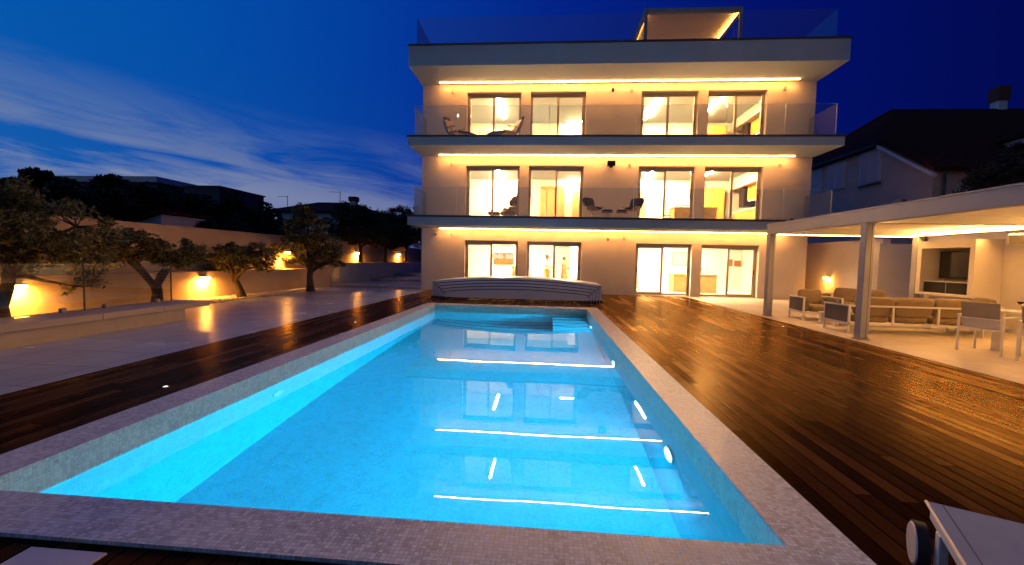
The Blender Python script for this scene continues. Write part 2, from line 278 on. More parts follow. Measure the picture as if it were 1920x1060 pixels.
# ------------------------------------------------------------------ object helpers
def link(name, me, parent=None, mat=None):
    o = bpy.data.objects.new(name, me); COL.objects.link(o)
    if parent: o.parent = parent
    if mat: me.materials.append(MATS[mat])
    return o
def tag(o, label=None, cat=None, group=None, kind=None):
    if label: o['label'] = label
    if cat: o['category'] = cat
    if group: o['group'] = group
    if kind: o['kind'] = kind
    return o
def thing(name, label, cat, loc=(0, 0, 0), rz=0, group=None):
    o = bpy.data.objects.new(name, None); COL.objects.link(o); o.location = loc; o.rotation_euler = (0, 0, rz)
    o.empty_display_size = .2
    return tag(o, label, cat, group)
class MB:
    def __init__(s): s.bm = bmesh.new()
    def _t(s, vs, T):
        if T is not None: bmesh.ops.transform(s.bm, matrix=T, verts=vs)
    def box(s, x0, x1, y0, y1, z0, z1, bev=0, seg=1, T=None):
        vs = bmesh.ops.create_cube(s.bm, size=1)['verts']
        for v in vs: v.co = Vector(((x0+x1)/2+v.co.x*(x1-x0), (y0+y1)/2+v.co.y*(y1-y0), (z0+z1)/2+v.co.z*(z1-z0)))
        if bev:
            es = list({e for v in vs for e in v.link_edges})
            res = bmesh.ops.bevel(s.bm, geom=es, offset=bev, segments=seg, affect='EDGES', profile=.5)
            vs = list({v for fc in res['faces'] for v in fc.verts} | {v for v in vs if v.is_valid})
            fs = set(fc for v in vs for fc in v.link_faces); vs = list({v for fc in fs for v in fc.verts})
        s._t(vs, T); return s
    def cushion(s, x0, x1, y0, y1, z0, z1, T=None, puff=.02):
        "soft box: subdivided with rounded edges and a slight crown"
        bm2 = bmesh.new(); bmesh.ops.create_cube(bm2, size=1)
        bmesh.ops.bevel(bm2, geom=bm2.edges[:], offset=.001, segments=1, affect='EDGES')
        bm2.free()
        nx, n = 8, 8
        def sq(a, e=.22):  # superellipse style rounding
            return math.copysign(abs(a)**e, a) if a else 0
        us, vs_ = 24, 12; ring = []
        cx, cyy, cz = (x0+x1)/2, (y0+y1)/2, (z0+z1)/2; hx, hy, hzz = (x1-x0)/2, (y1-y0)/2, (z1-z0)/2
        for j in range(vs_+1):
            ph = -PI/2+PI*j/vs_; row = []
            for i in range(us):
                th = 2*PI*i/us
                cp, spn = math.cos(ph), math.sin(ph)
                p = Vector((cx+hx*sq(cp, .28)*sq(math.cos(th), .28), cyy+hy*sq(cp, .28)*sq(math.sin(th), .28), cz+hzz*sq(spn, .45)))
                row.append(s.bm.verts.new(p))
            ring.append(row)
        for j in range(vs_):
            for i in range(us):
                try: s.bm.faces.new((ring[j][i], ring[j][(i+1) % us], ring[j+1][(i+1) % us], ring[j+1][i]))
                except ValueError: pass
        s._t([v for rw in ring for v in rw], T); return s
    def tube(s, pts, rad, n=8, cap=True, T=None):
        if not hasattr(rad, '__len__'): rad = [rad]*len(pts)
        pts = [Vector(p) for p in pts]; rings = []; allv = []
        for i, p in enumerate(pts):
            d = (pts[min(i+1, len(pts)-1)]-pts[max(i-1, 0)]).normalized()
            a = Vector((0, 0, 1)) if abs(d.z) < .95 else Vector((1, 0, 0))
            e1 = d.cross(a).normalized(); e2 = d.cross(e1)
            rings.append([s.bm.verts.new(p+rad[i]*(math.cos(2*PI*k/n)*e1+math.sin(2*PI*k/n)*e2)) for k in range(n)])
        for a, b in zip(rings, rings[1:]):
            for k in range(n): s.bm.faces.new((a[k], a[(k+1) % n], b[(k+1) % n], b[k]))
        if cap: s.bm.faces.new(rings[0][::-1]); s.bm.faces.new(rings[-1])
        s._t([v for g in rings for v in g], T); return s
    def prism(s, poly, axis, a, b, T=None):
        def mk(p, t):
            if axis == 'x': return Vector((t, p[0], p[1]))
            if axis == 'y': return Vector((p[0], t, p[1]))
            return Vector((p[0], p[1], t))
        A = [s.bm.verts.new(mk(p, a)) for p in poly]; B = [s.bm.verts.new(mk(p, b)) for p in poly]
        s.bm.faces.new(A); s.bm.faces.new(B[::-1])
        for i in range(len(A)):
            j = (i+1) % len(A); s.bm.faces.new((A[i], B[i], B[j], A[j]))
        s._t(A+B, T); return s
    def poly(s, pts): s.bm.faces.new([s.bm.verts.new(Vector(p)) for p in pts]); return s
    def sphere(s, c, r_, sc=(1, 1, 1), n=12):
        vs = bmesh.ops.create_uvsphere(s.bm, u_segments=n, v_segments=max(6, n*2//3), radius=r_)['verts']
        for v in vs: v.co = Vector(c)+Vector((v.co.x*sc[0], v.co.y*sc[1], v.co.z*sc[2]))
        return s
    def build(s, name, mat, parent=None, off=None, smooth=False):
        bmesh.ops.recalc_face_normals(s.bm, faces=s.bm.faces[:])
        if off is not None:
            for v in s.bm.verts: v.co -= Vector(off)
        me = bpy.data.meshes.new(name); s.bm.to_mesh(me); s.bm.free()
        if smooth:
            for p in me.polygons: p.use_smooth = True
        return link(name, me, parent, mat)
def copy_tree(o, parent=None):
    c = o.copy(); COL.objects.link(c)
    if parent: c.parent = parent
    for ch in list(o.children): copy_tree(ch, c)
    return c
def structure(mb, name, mat, **k): return tag(mb.build(name, mat, **k), kind='structure')
def holed(mb, X, Y, H, z0, z1):
    "slab X x Y with a rectangular hole H"
    (x0, x1), (y0, y1), (a0, a1, b0, b1) = X, Y, H
    mb.box(x0, a0, y0, y1, z0, z1); mb.box(a1, x1, y0, y1, z0, z1); mb.box(a0, a1, y0, b0, z0, z1); mb.box(a0, a1, b1, y1, z0, z1); return mb

# ------------------------------------------------------------------ ground, deck, pool
PX0, PX1, PY0, PY1 = -3.38, 1.264, 2.2, 12.86     # inner pool
CX0, CX1, CY0, CY1 = -3.74, 1.63, 1.86, 13.32     # outer coping
WZ, PF = -.193, -1.75
g_ = MB()
for a in [(-400, CX0, -60, 500), (CX1, 400, -60, 500), (CX0, CX1, -60, CY0), (CX0, CX1, CY1, 500)]:
    g_.poly([(a[0], a[2], -.08), (a[1], a[2], -.08), (a[1], a[3], -.08), (a[0], a[3], -.08)])
structure(g_, 'ground', 'ground_mat')
structure(holed(MB(), (-5.36, 6.16), (-3, 19.235), (CX0, CX1, CY0, CY1), -.06, 0), 'deck', 'deck_wood')
structure(MB().box(-10.85, -5.364, 3.0, 19.6, -.06, .001), 'terrace', 'terrace_tile')
structure(MB().box(6.164, 16, -3, 26, -.06, .003), 'patio', 'lounge_tile')
cp = holed(MB(), (CX0, CX1), (CY0, CY1), (PX0, PX1, PY0, PY1), -.10, .022)
structure(cp, 'pool_coping', 'mosaic')
bs = MB()
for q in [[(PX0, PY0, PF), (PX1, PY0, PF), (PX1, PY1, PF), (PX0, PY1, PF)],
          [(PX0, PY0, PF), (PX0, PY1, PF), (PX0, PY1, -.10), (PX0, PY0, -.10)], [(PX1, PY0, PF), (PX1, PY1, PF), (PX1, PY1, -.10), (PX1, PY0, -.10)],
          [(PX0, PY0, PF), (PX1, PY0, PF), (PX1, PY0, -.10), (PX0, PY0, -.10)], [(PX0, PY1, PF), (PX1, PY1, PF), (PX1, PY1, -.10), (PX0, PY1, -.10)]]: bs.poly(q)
basin = structure(bs, 'pool_basin', 'mosaic_water_tint')
# upper band of the basin wall, mosaic with green pool bounce light put into its colour, standing 2 mm proud of the coping's inner side
bnd = MB()
for a in [(PX0, PX0+.003, PY0, PY1), (PX1-.003, PX1, PY0, PY1), (PX0+.003, PX1-.003, PY1-.003, PY1), (PX0+.003, PX1-.003, PY0, PY0+.003)]:
    bnd.box(*a, WZ-.03, .018)
structure(bnd, 'pool_rim', 'mosaic_bounce_tint')
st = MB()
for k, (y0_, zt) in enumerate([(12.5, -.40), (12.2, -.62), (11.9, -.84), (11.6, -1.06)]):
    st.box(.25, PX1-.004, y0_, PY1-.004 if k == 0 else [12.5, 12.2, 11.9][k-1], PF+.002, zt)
structure(st, 'pool_steps', 'mosaic_water_tint')
wt = MB(); wt.poly([(PX0, PY0, WZ), (PX1, PY0, WZ), (PX1, PY1, WZ), (PX0, PY1, WZ)])
structure(wt, 'water', 'water')

def area(name, loc, rot, size, power, col, parent=None, size_y=None, spread=PI, shape='RECTANGLE'):
    d = bpy.data.lights.new(name, 'AREA'); d.shape = shape; d.size = size; d.size_y = size_y or size
    d.energy = power; d.color = col; d.spread = spread
    o = bpy.data.objects.new(name, d); COL.objects.link(o); o.location = loc; o.rotation_euler = rot
    if parent: o.parent = parent
    return o
for i, (yy, lb) in enumerate([(4.15, 'glowing round underwater pool light on the right wall nearest the camera'), (7.5, 'glowing round underwater pool light midway along the right wall'), (11.3, 'glowing round underwater pool light on the right wall close to the pool steps')]):
    t = thing('pool_light', lb, 'pool light', (PX1, yy, -.72), 0, 'underwater lights in the right pool wall')
    MB().tube([(0, 0, 0), (-.025, 0, 0)], [.15, .145], 24).build('rim', 'white_metal', t)
    MB().tube([(-.026, 0, 0), (-.034, 0, 0)], [.115, .10], 24).build('lens', 'pool_lens', t)
    lo = area('light_source', (-.05, 0, 0), (0, R(-90), 0), .2, [540, 540, 380][i], (.0, .54, 1), t, shape='DISK'); lo.rotation_euler = (0, R(72), 0)
t = tag(MB().tube([(PX0+.004, 5.1, -.62), (PX0+.02, 5.1, -.62)], [.11, .10], 20).build('wall_inlet', 'white_metal'), 'small round inlet cap set in the left underwater pool wall', 'pool inlet')

# skimmer lid and small deck lights
tag(MB().box(-2.45, -2.05, 1.50, 1.80, .001, .012, .004).build('skimmer_lid', 'white_metal'), 'pale square skimmer lid set in the deck before the pool', 'hatch cover')
DG = 'small recessed lights in the deck'
for (x, y, lb) in [(-4.05, 4.2, 'tiny round light in the left deck nearest the camera'), (-4.15, 9.0, 'tiny round light in the left deck halfway along the pool'), (5.7, 10.55, 'tiny round light in the right deck in front of the pergola')]:
    q = thing('deck_light', lb, 'deck light', (x, y, 0), 0, DG)
    MB().tube([(0, 0, .0), (0, 0, .006)], [.032, .030], 16).build('rim', 'grey_metal', q); MB().tube([(0, 0, .0062), (0, 0, .008)], [.02, .018], 12).build('lens', 'deck_spot', q)

# ------------------------------------------------------------------ villa
XL, XR, D, FY = -5.722, 11.194, 19.235, 17.33
WX = [-3.709, -1.266, -.858, 1.590, 3.975, 6.397, 6.793, 9.222]
FL = [(.03, 2.315, 2.83), (3.30, 5.688, 6.09), (6.56, 8.92, 9.25)]    # floor level, window head, soffit
SLAB = [(2.83, 3.23), (6.09, 6.486), (9.25, 10.116)]
villa = thing('villa', 'large white modern villa of three lit storeys with balconies behind the pool', 'building', (2.7, D, 0))
OFF = (2.7, D, 0)
w = MB(); TH = .32
piers = [(XL, WX[0]), (WX[1], WX[2]), (WX[3], WX[4]), (WX[5], WX[6]), (WX[7], XR)]
for a, b in piers:
    zlo = 0
    for (z0_, z1_) in ((0, 2.83), (3.23, 6.09), (6.486, 9.25)): w.box(a, b, D, D+TH, z0_, z1_)
for k in range(4):
    a, b = WX[2*k], WX[2*k+1]
    for fl, (z0_, z1_) in zip(FL, ((0, 2.83), (3.23, 6.09), (6.486, 9.25))):
        w.box(a, b, D, D+TH, fl[1], z1_)
        w.box(a, b, D, D+TH, z0_, fl[0]-.004)
w.box(XL, XL+.3, D+TH, 29, 0, 9.25); w.box(XR-.3, XR, D+TH, 29, 0, 9.25); w.box(XL+.3, XR-.3, 28.7, 29, 0, 9.25)
w.build('facade_wall', 'plaster', villa, OFF)
iw = MB()
for fl, (z0_, z1_) in zip(FL, ((0, 2.83), (3.23, 6.09), (6.486, 9.25))):
    iw.box(XL+.302, XR-.302, 24.6, 24.8, fl[0]+.002, fl[2]-.002)      # rear partition
    iw.box(2.55, 2.7, D+TH+.002, 24.598, fl[0]+.002, fl[2]-.002)      # cross wall
iw.build('partition_wall', 'inner_wall', villa, OFF)
fl_ = MB()
for fl, (z0_, z1_) in zip(FL, ((0, 2.83), (3.23, 6.09), (6.486, 9.25))):
    fl_.box(XL+.302, XR-.302, D+TH+.002, 28.698, z0_+.001, fl[0])
fl_.build('room_floor', 'inner_wall', villa, OFF)
for i, (z0_, z1_) in enumerate(SLAB):
    nm = 'roof_slab' if i == 2 else 'balcony_slab'
    m = MB(); m.box(XL-.054, XR+.03, FY, 29.05, z0_, z1_-.07)
    sl = m.build(nm, 'fascia', villa, OFF)
    m = MB(); m.box(XL-.09, XR+.07, FY-.04, FY+.30, z1_-.068, z1_); m.box(XL-.09, XL+.2, FY+.3, 29.05 if i == 2 else D-.002, z1_-.068, z1_); m.box(XR-.2, XR+.07, FY+.3, 29.05 if i == 2 else D-.002, z1_-.068, z1_)
    m.build('edge_trim', 'cap', sl, OFF)
    m = MB(); m.box(XL+.2, XR-.2, FY+.3, D-.002 if i < 2 else 29, z1_-.069, z1_-.004); m.build('slab_paving', 'stone', sl, OFF)
# windows: two sashes in a frame
def window(a, b, z0_, z1_, thick, full=True):
    y0_ = D+.20
    fr = MB(); fw = .055
    fr.box(a+.002, a+fw, y0_, y0_+.1, z0_, z1_-.002); fr.box(b-fw, b-.002, y0_, y0_+.1, z0_, z1_-.002)
    fr.box(a+fw, b-fw, y0_, y0_+.1, z1_-fw-.05, z1_-.002); fr.box(a+fw, b-fw, y0_, y0_+.1, z0_, z0_+.04)
    win = fr.build('sliding_window', 'alu', villa, OFF)
    mid = (a+b)/2
    for k in range(2):
        x0_, x1_ = (a+fw, mid+.03) if k == 0 else (mid-.03, b-fw)
        sw = .095 if k == thick else .055; ys = y0_-.015+.05*(k != thick)
        s_ = MB(); zt = z1_-fw-.052; zb = z0_+.042
        s_.box(x0_+.002, x0_+sw, ys, ys+.045, zb, zt); s_.box(x1_-sw, x1_-.002, ys, ys+.045, zb, zt)
        s_.box(x0_+sw, x1_-sw, ys, ys+.045, zt-sw, zt); s_.box(x0_+sw, x1_-sw, ys, ys+.045, zb, zb+sw)
        s_.build('sash_frame', 'alu', win, OFF)
        MB().box(x0_+sw, x1_-sw, ys+.018, ys+.024, zb+sw, zt-sw).build('pane', 'window_glass', win, OFF)
        hx = x0_+sw*.5 if k == 0 else x1_-sw*.5
        MB().box(hx-.015, hx+.015, ys-.03, ys, z0_+1.0, z0_+1.22, .006).build('handle', 'black', win, OFF)
for i, fl in enumerate(FL):
    for k in range(4): window(WX[2*k], WX[2*k+1], fl[0], fl[1], [0, 1, 0, 1][k])
# glass balustrades
jx = [-5.55, -3.8, -.2, 3.4, 7.0, 10.98]
for i, (z0_, ht) in enumerate([(3.23, 1.20), (6.486, 1.22), (10.116, 1.12)]):
    base_ = MB(); base_.box(-5.6, 11.02, FY+.13, FY+.19, z0_+.0005, z0_+.03)
    gr = base_.build('glass_railing', 'grey_metal', villa, OFF)
    JX = [-5.55, -3.75, -.02, 3.45, 7.0, 9.2, 10.97] if i != 1 else [-5.55, -3.75, .0, 3.45, 6.9, 9.1, 10.97]
    if i == 2: JX = [-5.5, -1.3, 2.9, 7.0, 10.8]
    for a, b in zip(JX, JX[1:]):
        MB().box(a+.012, b-.012, FY+.15, FY+.165, z0_+.031, z0_+ht).build('glass_panel', 'rail_glass', gr, OFF)
        if i < 2: MB().box(b-.0115, b+.0115, FY+.148, FY+.167, z0_+.031, z0_+ht-.003).build('panel_edge', 'glass_edge', gr, OFF)
        if i < 2: MB().box(a+.012, b-.012, FY+.149, FY+.166, z0_+ht+.0005, z0_+ht+.008).build('top_edge', 'glass_edge', gr, OFF)
    for xx in (JX[0]+.002, JX[-1]-.010):
        MB().box(xx, xx+.012, FY+.17, (D-.01) if i < 2 else 26, z0_+.031, z0_+ht).build('side_panel', 'rail_glass', gr, OFF)

# LED strips under each slab
for i, (x0_, x1_, z, lb) in enumerate([(-4.82, 10.3, 2.83, 'long warm light strip under the lowest balcony slab'), (-4.87, 10.32, 6.09, 'long warm light strip under the middle balcony slab'), (-4.89, 10.34, 9.25, 'long warm light strip under the roof overhang')]):
    t = thing('light_strip', lb, 'light strip', (x0_, 18.93, z), 0, 'light strips under the balcony slabs')
    MB().box(0, x1_-x0_, -.045, .045, -.012, -.001).build('housing', 'white_metal', t)
    MB().box(.01, x1_-x0_-.01, -.026, .026, -.034, -.0125).build('diffuser', 'led' if i else 'led_low', t)

# small round wall lights, cameras and a floodlight on the facade
def wall_light(x, z, lb, g='round wall lights on the facade'):
    t = thing('wall_light', lb, 'wall light', (x, D, z), 0, g)
    MB().tube([(0, 0, 0), (0, -.03, 0)], .05, 14).build('mount', 'alu', t, smooth=True)
    MB().tube([(0, -.085, .075), (0, -.085, -.075)], .055, 14).build('shade', 'stone', t)
for i, (px_, z, s_) in enumerate([(-4.34, 8.93, 'at the top left of the top storey wall'), (3.53, 8.90, 'on the top storey between the two window pairs'), (9.9, 8.93, 'at the top right of the top storey wall'),
        (-4.35, 5.70, 'at the left end of the middle storey wall'), (3.56, 5.68, 'on the middle storey beside the floodlight'), (9.85, 5.70, 'at the right end of the middle storey wall'),
        (-4.28, 2.52, 'at the left end of the ground storey wall'), (3.43, 2.50, 'on the ground storey left of the third window'), (9.75, 2.50, 'on the ground storey near the pergola')]):
    wall_light(px_, z, 'small round stone coloured wall light '+s_)
def camera_thing(x, z, lb, pale=True):
    t = thing('security_camera', lb, 'camera', (x, D, z), 0, 'security cameras on the facade')
    m_ = 'white_metal' if pale else 'black'
    MB().tube([(0, 0, 0), (0, -.05, 0), (0, -.09, -.03)], .03, 10).build('bracket', m_, t, smooth=True)
    MB().tube([(0, -.08, .04), (0, -.08, -.07)], [.06, .055], 14).build('housing', m_, t, smooth=True)
    MB().sphere((0, -.08, -.075), .048).build('lens_dome', 'black', t, smooth=True)
camera_thing(-5.05, 2.62, 'white dome camera at the left end of the ground storey wall')
camera_thing(2.73, 2.52, 'white dome camera in the middle of the ground storey wall')
camera_thing(2.73, 8.97, 'black dome camera in the middle of the top storey wall', False)
t = thing('floodlight', 'square dark floodlight above the middle balcony chairs', 'floodlight', (2.75, D, 5.72))
MB().box(-.03, .03, -.10, 0, -.03, .03).build('bracket', 'alu', t)
MB().box(-.17, .17, -.26, -.10, -.06, .15, .012).build('housing', 'cabinet_black', t)
MB().box(-.14, .14, -.268, -.2605, .0, .12).build('glass_front', 'tv_black', t)
MB().tube([(0, -.17, -.07), (0, -.17, -.14)], [.09, .06], 14).build('sensor', 'black', t)

# ---- rooms: linear lamps on the ceilings
def lin_lamp(x, y0_, y1_, z, mat, lb, alongx=False):
    t = thing('ceiling_lamp', lb, 'ceiling lamp', (x, y0_, z), 0, 'linear ceiling lamps in the rooms')
    Lh = y1_-y0_
    if alongx: MB().box(0, Lh, -.05, .05, -.03, -.002).build('housing', 'white_metal', t); MB().box(.01, Lh-.01, -.04, .04, -.045, -.0305).build('diffuser', mat, t)
    else: MB().box(-.05, .05, 0, Lh, -.03, -.002).build('housing', 'white_metal', t); MB().box(-.04, .04, .01, Lh-.01, -.045, -.0305).build('diffuser', mat, t)
LAMPS = [('room_lamp_g', [(-2.3, 20.4, 22.6), (4.35, 20.4, 22.6), (7.35, 20.4, 22.6)], (.9, 2.1, 21.5)),
         ('room_lamp_1', [(-2.54, 21.9, 24.4), (5.26, 21.75, 24.5), (8.12, 21.3, 23.4)], (1.05, 1.95, 24.3)),
         ('room_lamp_2', [(-2.52, 20.8, 23.7), (5.15, 20.95, 23.9), (8.0, 20.85, 23.4)], (1.0, 1.9, 24.2))]
for i, (mat, ls, hx) in enumerate(LAMPS):
    z = FL[i][2]; nm = ['ground', 'middle', 'top'][i]
    for (x, a, b), s_ in zip(ls, ('behind the first window from the left', 'behind the third window from the left', 'behind the rightmost window')):
        lin_lamp(x, a, b, z, mat, 'linear ceiling lamp in the %s storey room %s' % (nm, s_))
    lin_lamp(hx[0], hx[2], hx[2]+hx[1]-hx[0], z, mat, 'short linear ceiling lamp in the %s storey room behind the second window from the left' % nm, True)
# ---- kitchen and furniture seen through the glass
def kitchen(i, lb, lbi):
    z = FL[i][0]; zt = FL[i][2]
    t = thing('kitchen_unit', lb, 'kitchen unit', (10.2, 20.6, z))
    o = (10.2, 20.6, z)
    MB().box(9.9, 10.6, 19.9, 23.6, z+.08, z+.88).build('base_cupboard', 'oak', t, o)
    MB().box(9.86, 10.62, 19.88, 23.62, z+.881, z+.92).build('worktop', 'inner_wall', t, o)
    MB().box(10.85, 10.886, 19.9, 23.6, z+.921, z+1.45).build('backsplash', 'backsplash', t, o)
    MB().box(10.3, 10.88, 19.9, 23.0, z+1.46, z+2.2).build('wall_cupboard', 'cupboard', t, o)
    MB().box(9.95, 10.88, 19.9, 24.5, z+2.201, zt-.003).build('bulkhead', 'stone', t, o)
    MB().box(10.33, 10.36, 20, 22.9, z+1.44, z+1.458).build('cupboard_light', 'under_cab', t, o)
    MB().box(10.15, 10.88, 23.05, 23.6, z+1.2, z+2.19).build('cooker_hood', 'cabinet_black', t, o)
    q = thing('tall_cupboard', lbi, 'cupboard', (8.9, 24.3, z))
    MB().box(8.2, 9.5, 23.9, 24.59, z+.002, z+2.3).build('carcass', 'cupboard', q, (8.9, 24.3, z))
    MB().box(8.83, 8.85, 23.885, 23.899, z+.3, z+2.0).build('handle', 'black', q, (8.9, 24.3, z))
kitchen(1, 'orange wood kitchen run with worktop and hood in the middle storey', 'tall orange cupboard at the back of the middle storey kitchen')
kitchen(2, 'orange wood kitchen run with deep bulkhead in the top storey', 'tall orange cupboard at the back of the top storey kitchen')
def tap_on(x, y, z, lb):
    t = thing('kitchen_tap', lb, 'tap', (x, y, z))
    MB().tube([(0, 0, 0), (0, 0, .38), (-.03, 0, .46), (-.12, 0, .50), (-.21, 0, .46), (-.24, 0, .36)], .014, 8).build('spout', 'grey_metal', t, smooth=True)
    MB().tube([(-.24, 0, .36), (-.24, 0, .2)], [.018, .022], 8).build('spray_head', 'black', t); MB().tube([(0, 0, .2), (-.24, 0, .2)], .008, 6).build('holder', 'grey_metal', t)
for i, nm in ((0, 'ground'), (1, 'middle'), (2, 'top')):
    z = FL[i][0]; x0_, x1_ = (6.3, 8.35) if i == 0 else (6.2, 8.2)
    t = thing('kitchen_island', 'pale marble kitchen island behind the rightmost window of the %s storey' % nm, 'kitchen island', ((x0_+x1_)/2, 21.8, z))
    o = ((x0_+x1_)/2, 21.8, z)
    MB().box(x0_, x1_, 21.4, 22.2, z+.002, z+.88).build('base', 'marble', t, o); MB().box(x0_-.03, x1_+.03, 21.37, 22.23, z+.881, z+.92).build('worktop', 'marble', t, o)
    tap_on(7.98, 21.75, z+.92, 'tall curved tap on the %s storey kitchen island' % nm)
# doors at the back
def room_door(x, z, lb, w_=.95, h=2.1, mat='door_wood'):
    t = thing('inner_door', lb, 'door', (x, 24.6, z))
    m = MB(); m.box(-w_/2-.12, -w_/2, -.06, -.002, .002, h); m.box(w_/2, w_/2+.12, -.06, -.002, .002, h); m.box(-w_/2-.12, w_/2+.12, -.06, -.002, h+.002, h+.12); m.build('frame', mat, t)
    MB().box(-w_/2+.002, w_/2-.002, -.04, -.003, .004, h-.002).build('leaf', mat, t); MB().box(w_/2-.14, w_/2-.08, -.09, -.041, 1.0, 1.04).build('handle', 'black', t)
room_door(.3, 3.30, 'wooden inner door behind the second middle storey window', 1.15, 2.3); room_door(1.95, 3.30, 'wide wooden inner door beside the middle storey partition', .8)
room_door(5.0, 3.30, 'wooden inner door seen through the third middle storey window', .8)
# egg chair
def skinmesh(name, pts, edges, rad, mat, parent=None, sub=2, root=0):
    bm = bmesh.new(); lay = bm.verts.layers.skin.verify(); vs = []
    for i, (p, rr) in enumerate(zip(pts, rad)):
        v = bm.verts.new(p); rr = rr if hasattr(rr, '__len__') else (rr, rr); v[lay].radius = rr; v[lay].use_root = (i == root); vs.append(v)
    for a, b in edges: bm.edges.new((vs[a], vs[b]))
    me = bpy.data.meshes.new(name); bm.to_mesh(me); bm.free()
    o = link(name, me, parent, mat)
    sk = o.modifiers.new('Skin', 'SKIN'); sk.use_smooth_shade = True; sk.branch_smoothing = .4
    ss = o.modifiers.new('Sub', 'SUBSURF'); ss.levels = sub; ss.render_levels = sub
    return o
t = thing('egg_chair', 'grey egg shaped armchair behind the first middle storey window', 'armchair', (-1.78, 20.5, 3.30), R(30))
e = MB()
e.cushion(-.36, .30, -.36, .36, .28, .52)                                   # bowl with low arms
for sy in (-1, 1): e.cushion(-.28, .28, sy*.33-.06, sy*.33+.06, .40, .66, T=Matrix.Rotation(R(6), 4, 'Y'))
e.cushion(-.09, .09, -.30, .30, 0, .62, T=Matrix.Translation((.26, 0, .44)) @ Matrix.Rotation(R(14), 4, 'Y'))
for sy in (-1, 1): e.sphere((.34, sy*.21, 1.10), .19, (.75, .95, .95), 14); e.sphere((.22, sy*.30, .95), .14, (.9, .5, 1.3), 12)
e.build('shell', 'egg_fabric', t, smooth=True)
MB().cushion(-.42, .16, -.28, .28, .30, .46).build('seat', 'egg_fabric', t, smooth=True)
m = MB(); m.tube([(-.05, 0, .3), (-.05, 0, .08)], .03, 8)
for a in range(4): m.tube([(-.05, 0, .09), (-.05+.3*math.cos(a*PI/2+.7), .3*math.sin(a*PI/2+.7), .02)], .02, 6)
m.build('pedestal', 'grey_metal', t)
t = thing('footstool', 'low grey footstool beside the egg chair', 'footstool', (-2.55, 20.5, 3.30))
MB().cushion(-.28, .28, -.2, .2, .3, .45).build('pad', 'egg_fabric', t, smooth=True); MB().tube([(0, 0, .3), (0, 0, .02)], [.03, .16], 10).build('pedestal', 'grey_metal', t)
# wooden slatted bench behind window 3, middle storey
t = thing('timber_staircase', 'orange timber stair flight behind the third middle storey window', 'staircase', (6.85, 22.0, 3.42))
for k in range(6):
    MB().box(-.75+.16*k-.3, .75+.0*k, -.02+.1*k, .10+.1*k, .28+.14*k, .34+.14*k).build('tread', 'cupboard', t)
MB().box(.60, .70, -.1, .8, .02, 1.0).build('string', 'cupboard', t)
# ground storey: art, chandelier, chaise, chair
def picture(x, z, w_, h, lb, art='art_pale', fr='art_frame', y=24.6):
    t = thing('picture', lb, 'picture', (x, y, z))
    MB().box(-w_/2, w_/2, -.04, -.002, -h/2, h/2).build('frame', fr, t); MB().box(-w_/2+.05, w_/2-.05, -.046, -.0405, -h/2+.05, h/2-.05).build('artwork', art, t)
picture(-2.45, 1.51, 1.15, .66, 'wide brown picture behind the globe chandelier', 'art_brown', 'art_brown')
picture(7.65, 1.73, 1.05, .76, 'pale framed landscape on the back wall of the ground storey')
picture(10.22, 1.56, .34, .40, 'small dark framed picture left of a pale one, ground storey', 'art_brown', 'art_frame'); picture(10.66, 1.53, .34, .32, 'small pale orange picture right of a dark one, ground storey', 'copper', 'copper')
t = thing('chandelier', 'chandelier with a ring of pale glass globes before the brown picture', 'chandelier', (-2.25, 22.0, 1.62))
MB().tube([(.42*math.cos(a*PI/8), .42*math.sin(a*PI/8), .16) for a in range(17)], .014, 6).build('ring', 'black', t)
MB().tube([(0, 0, .16), (0, 0, 1.2)], .006, 6).build('cord', 'black', t)
for a in range(7):
    MB().sphere((.45*math.cos(a*2*PI/7), .45*math.sin(a*2*PI/7), 0), .13, n=14).build('globe', 'globe', t, smooth=True)
t = thing('chaise', 'tan chaise lounge below the brown picture', 'chaise', (-2.1, 22.0, .08))
MB().cushion(-.75, .35, -.3, .3, .3, .45).build('seat', 'wicker', t, smooth=True)
MB().cushion(-.09, .09, -.3, .3, -.35, .4, T=Matrix.Translation((.48, 0, .75)) @ Matrix.Rotation(R(20), 4, 'Y')).build('backrest', 'wicker', t, smooth=True)
MB().cushion(-.07, .07, -.2, .2, -.09, .09, T=Matrix.Translation((.45, -.05, 1.0))).build('pillow', 'dress', t, smooth=True)
for sx in (-.65, .4):
    for sy in (-.25, .25): MB().tube([(sx, sy, 0), (sx, sy, .32)], .02, 6).build('leg', 'black', t)
t = thing('dining_chair', 'green seated dark legged chair in the ground storey room, left of the third window', 'chair', (4.45, 21.4, .03), R(80))
MB().box(-.22, .22, -.22, .22, .44, .47, .01).build('seat', 'black', t); MB().box(-.22, .22, .19, .22, .62, .86, .01).build('backrest', 'backsplash', t)
for sx in (-.2, .2):
    for sy in (-.2, .2): MB().tube([(sx*1.1, sy*1.1, 0), (sx, sy, .44 if sy < 0 else .84)], .014, 6).build('leg', 'black', t)
t = thing('side_table', 'low dark framed side table in the ground storey, right of the standing people', 'table', (1.5, 20.9, .03))
MB().box(-.36, .36, -.22, .22, .50, .53).build('top', 'cabinet_black', t)
for sx in (-.33, .33):
    for sy in (-.2, .2): MB().box(sx-.015, sx+.015, sy-.015, sy+.015, 0, .499).build('leg', 'cabinet_black', t)

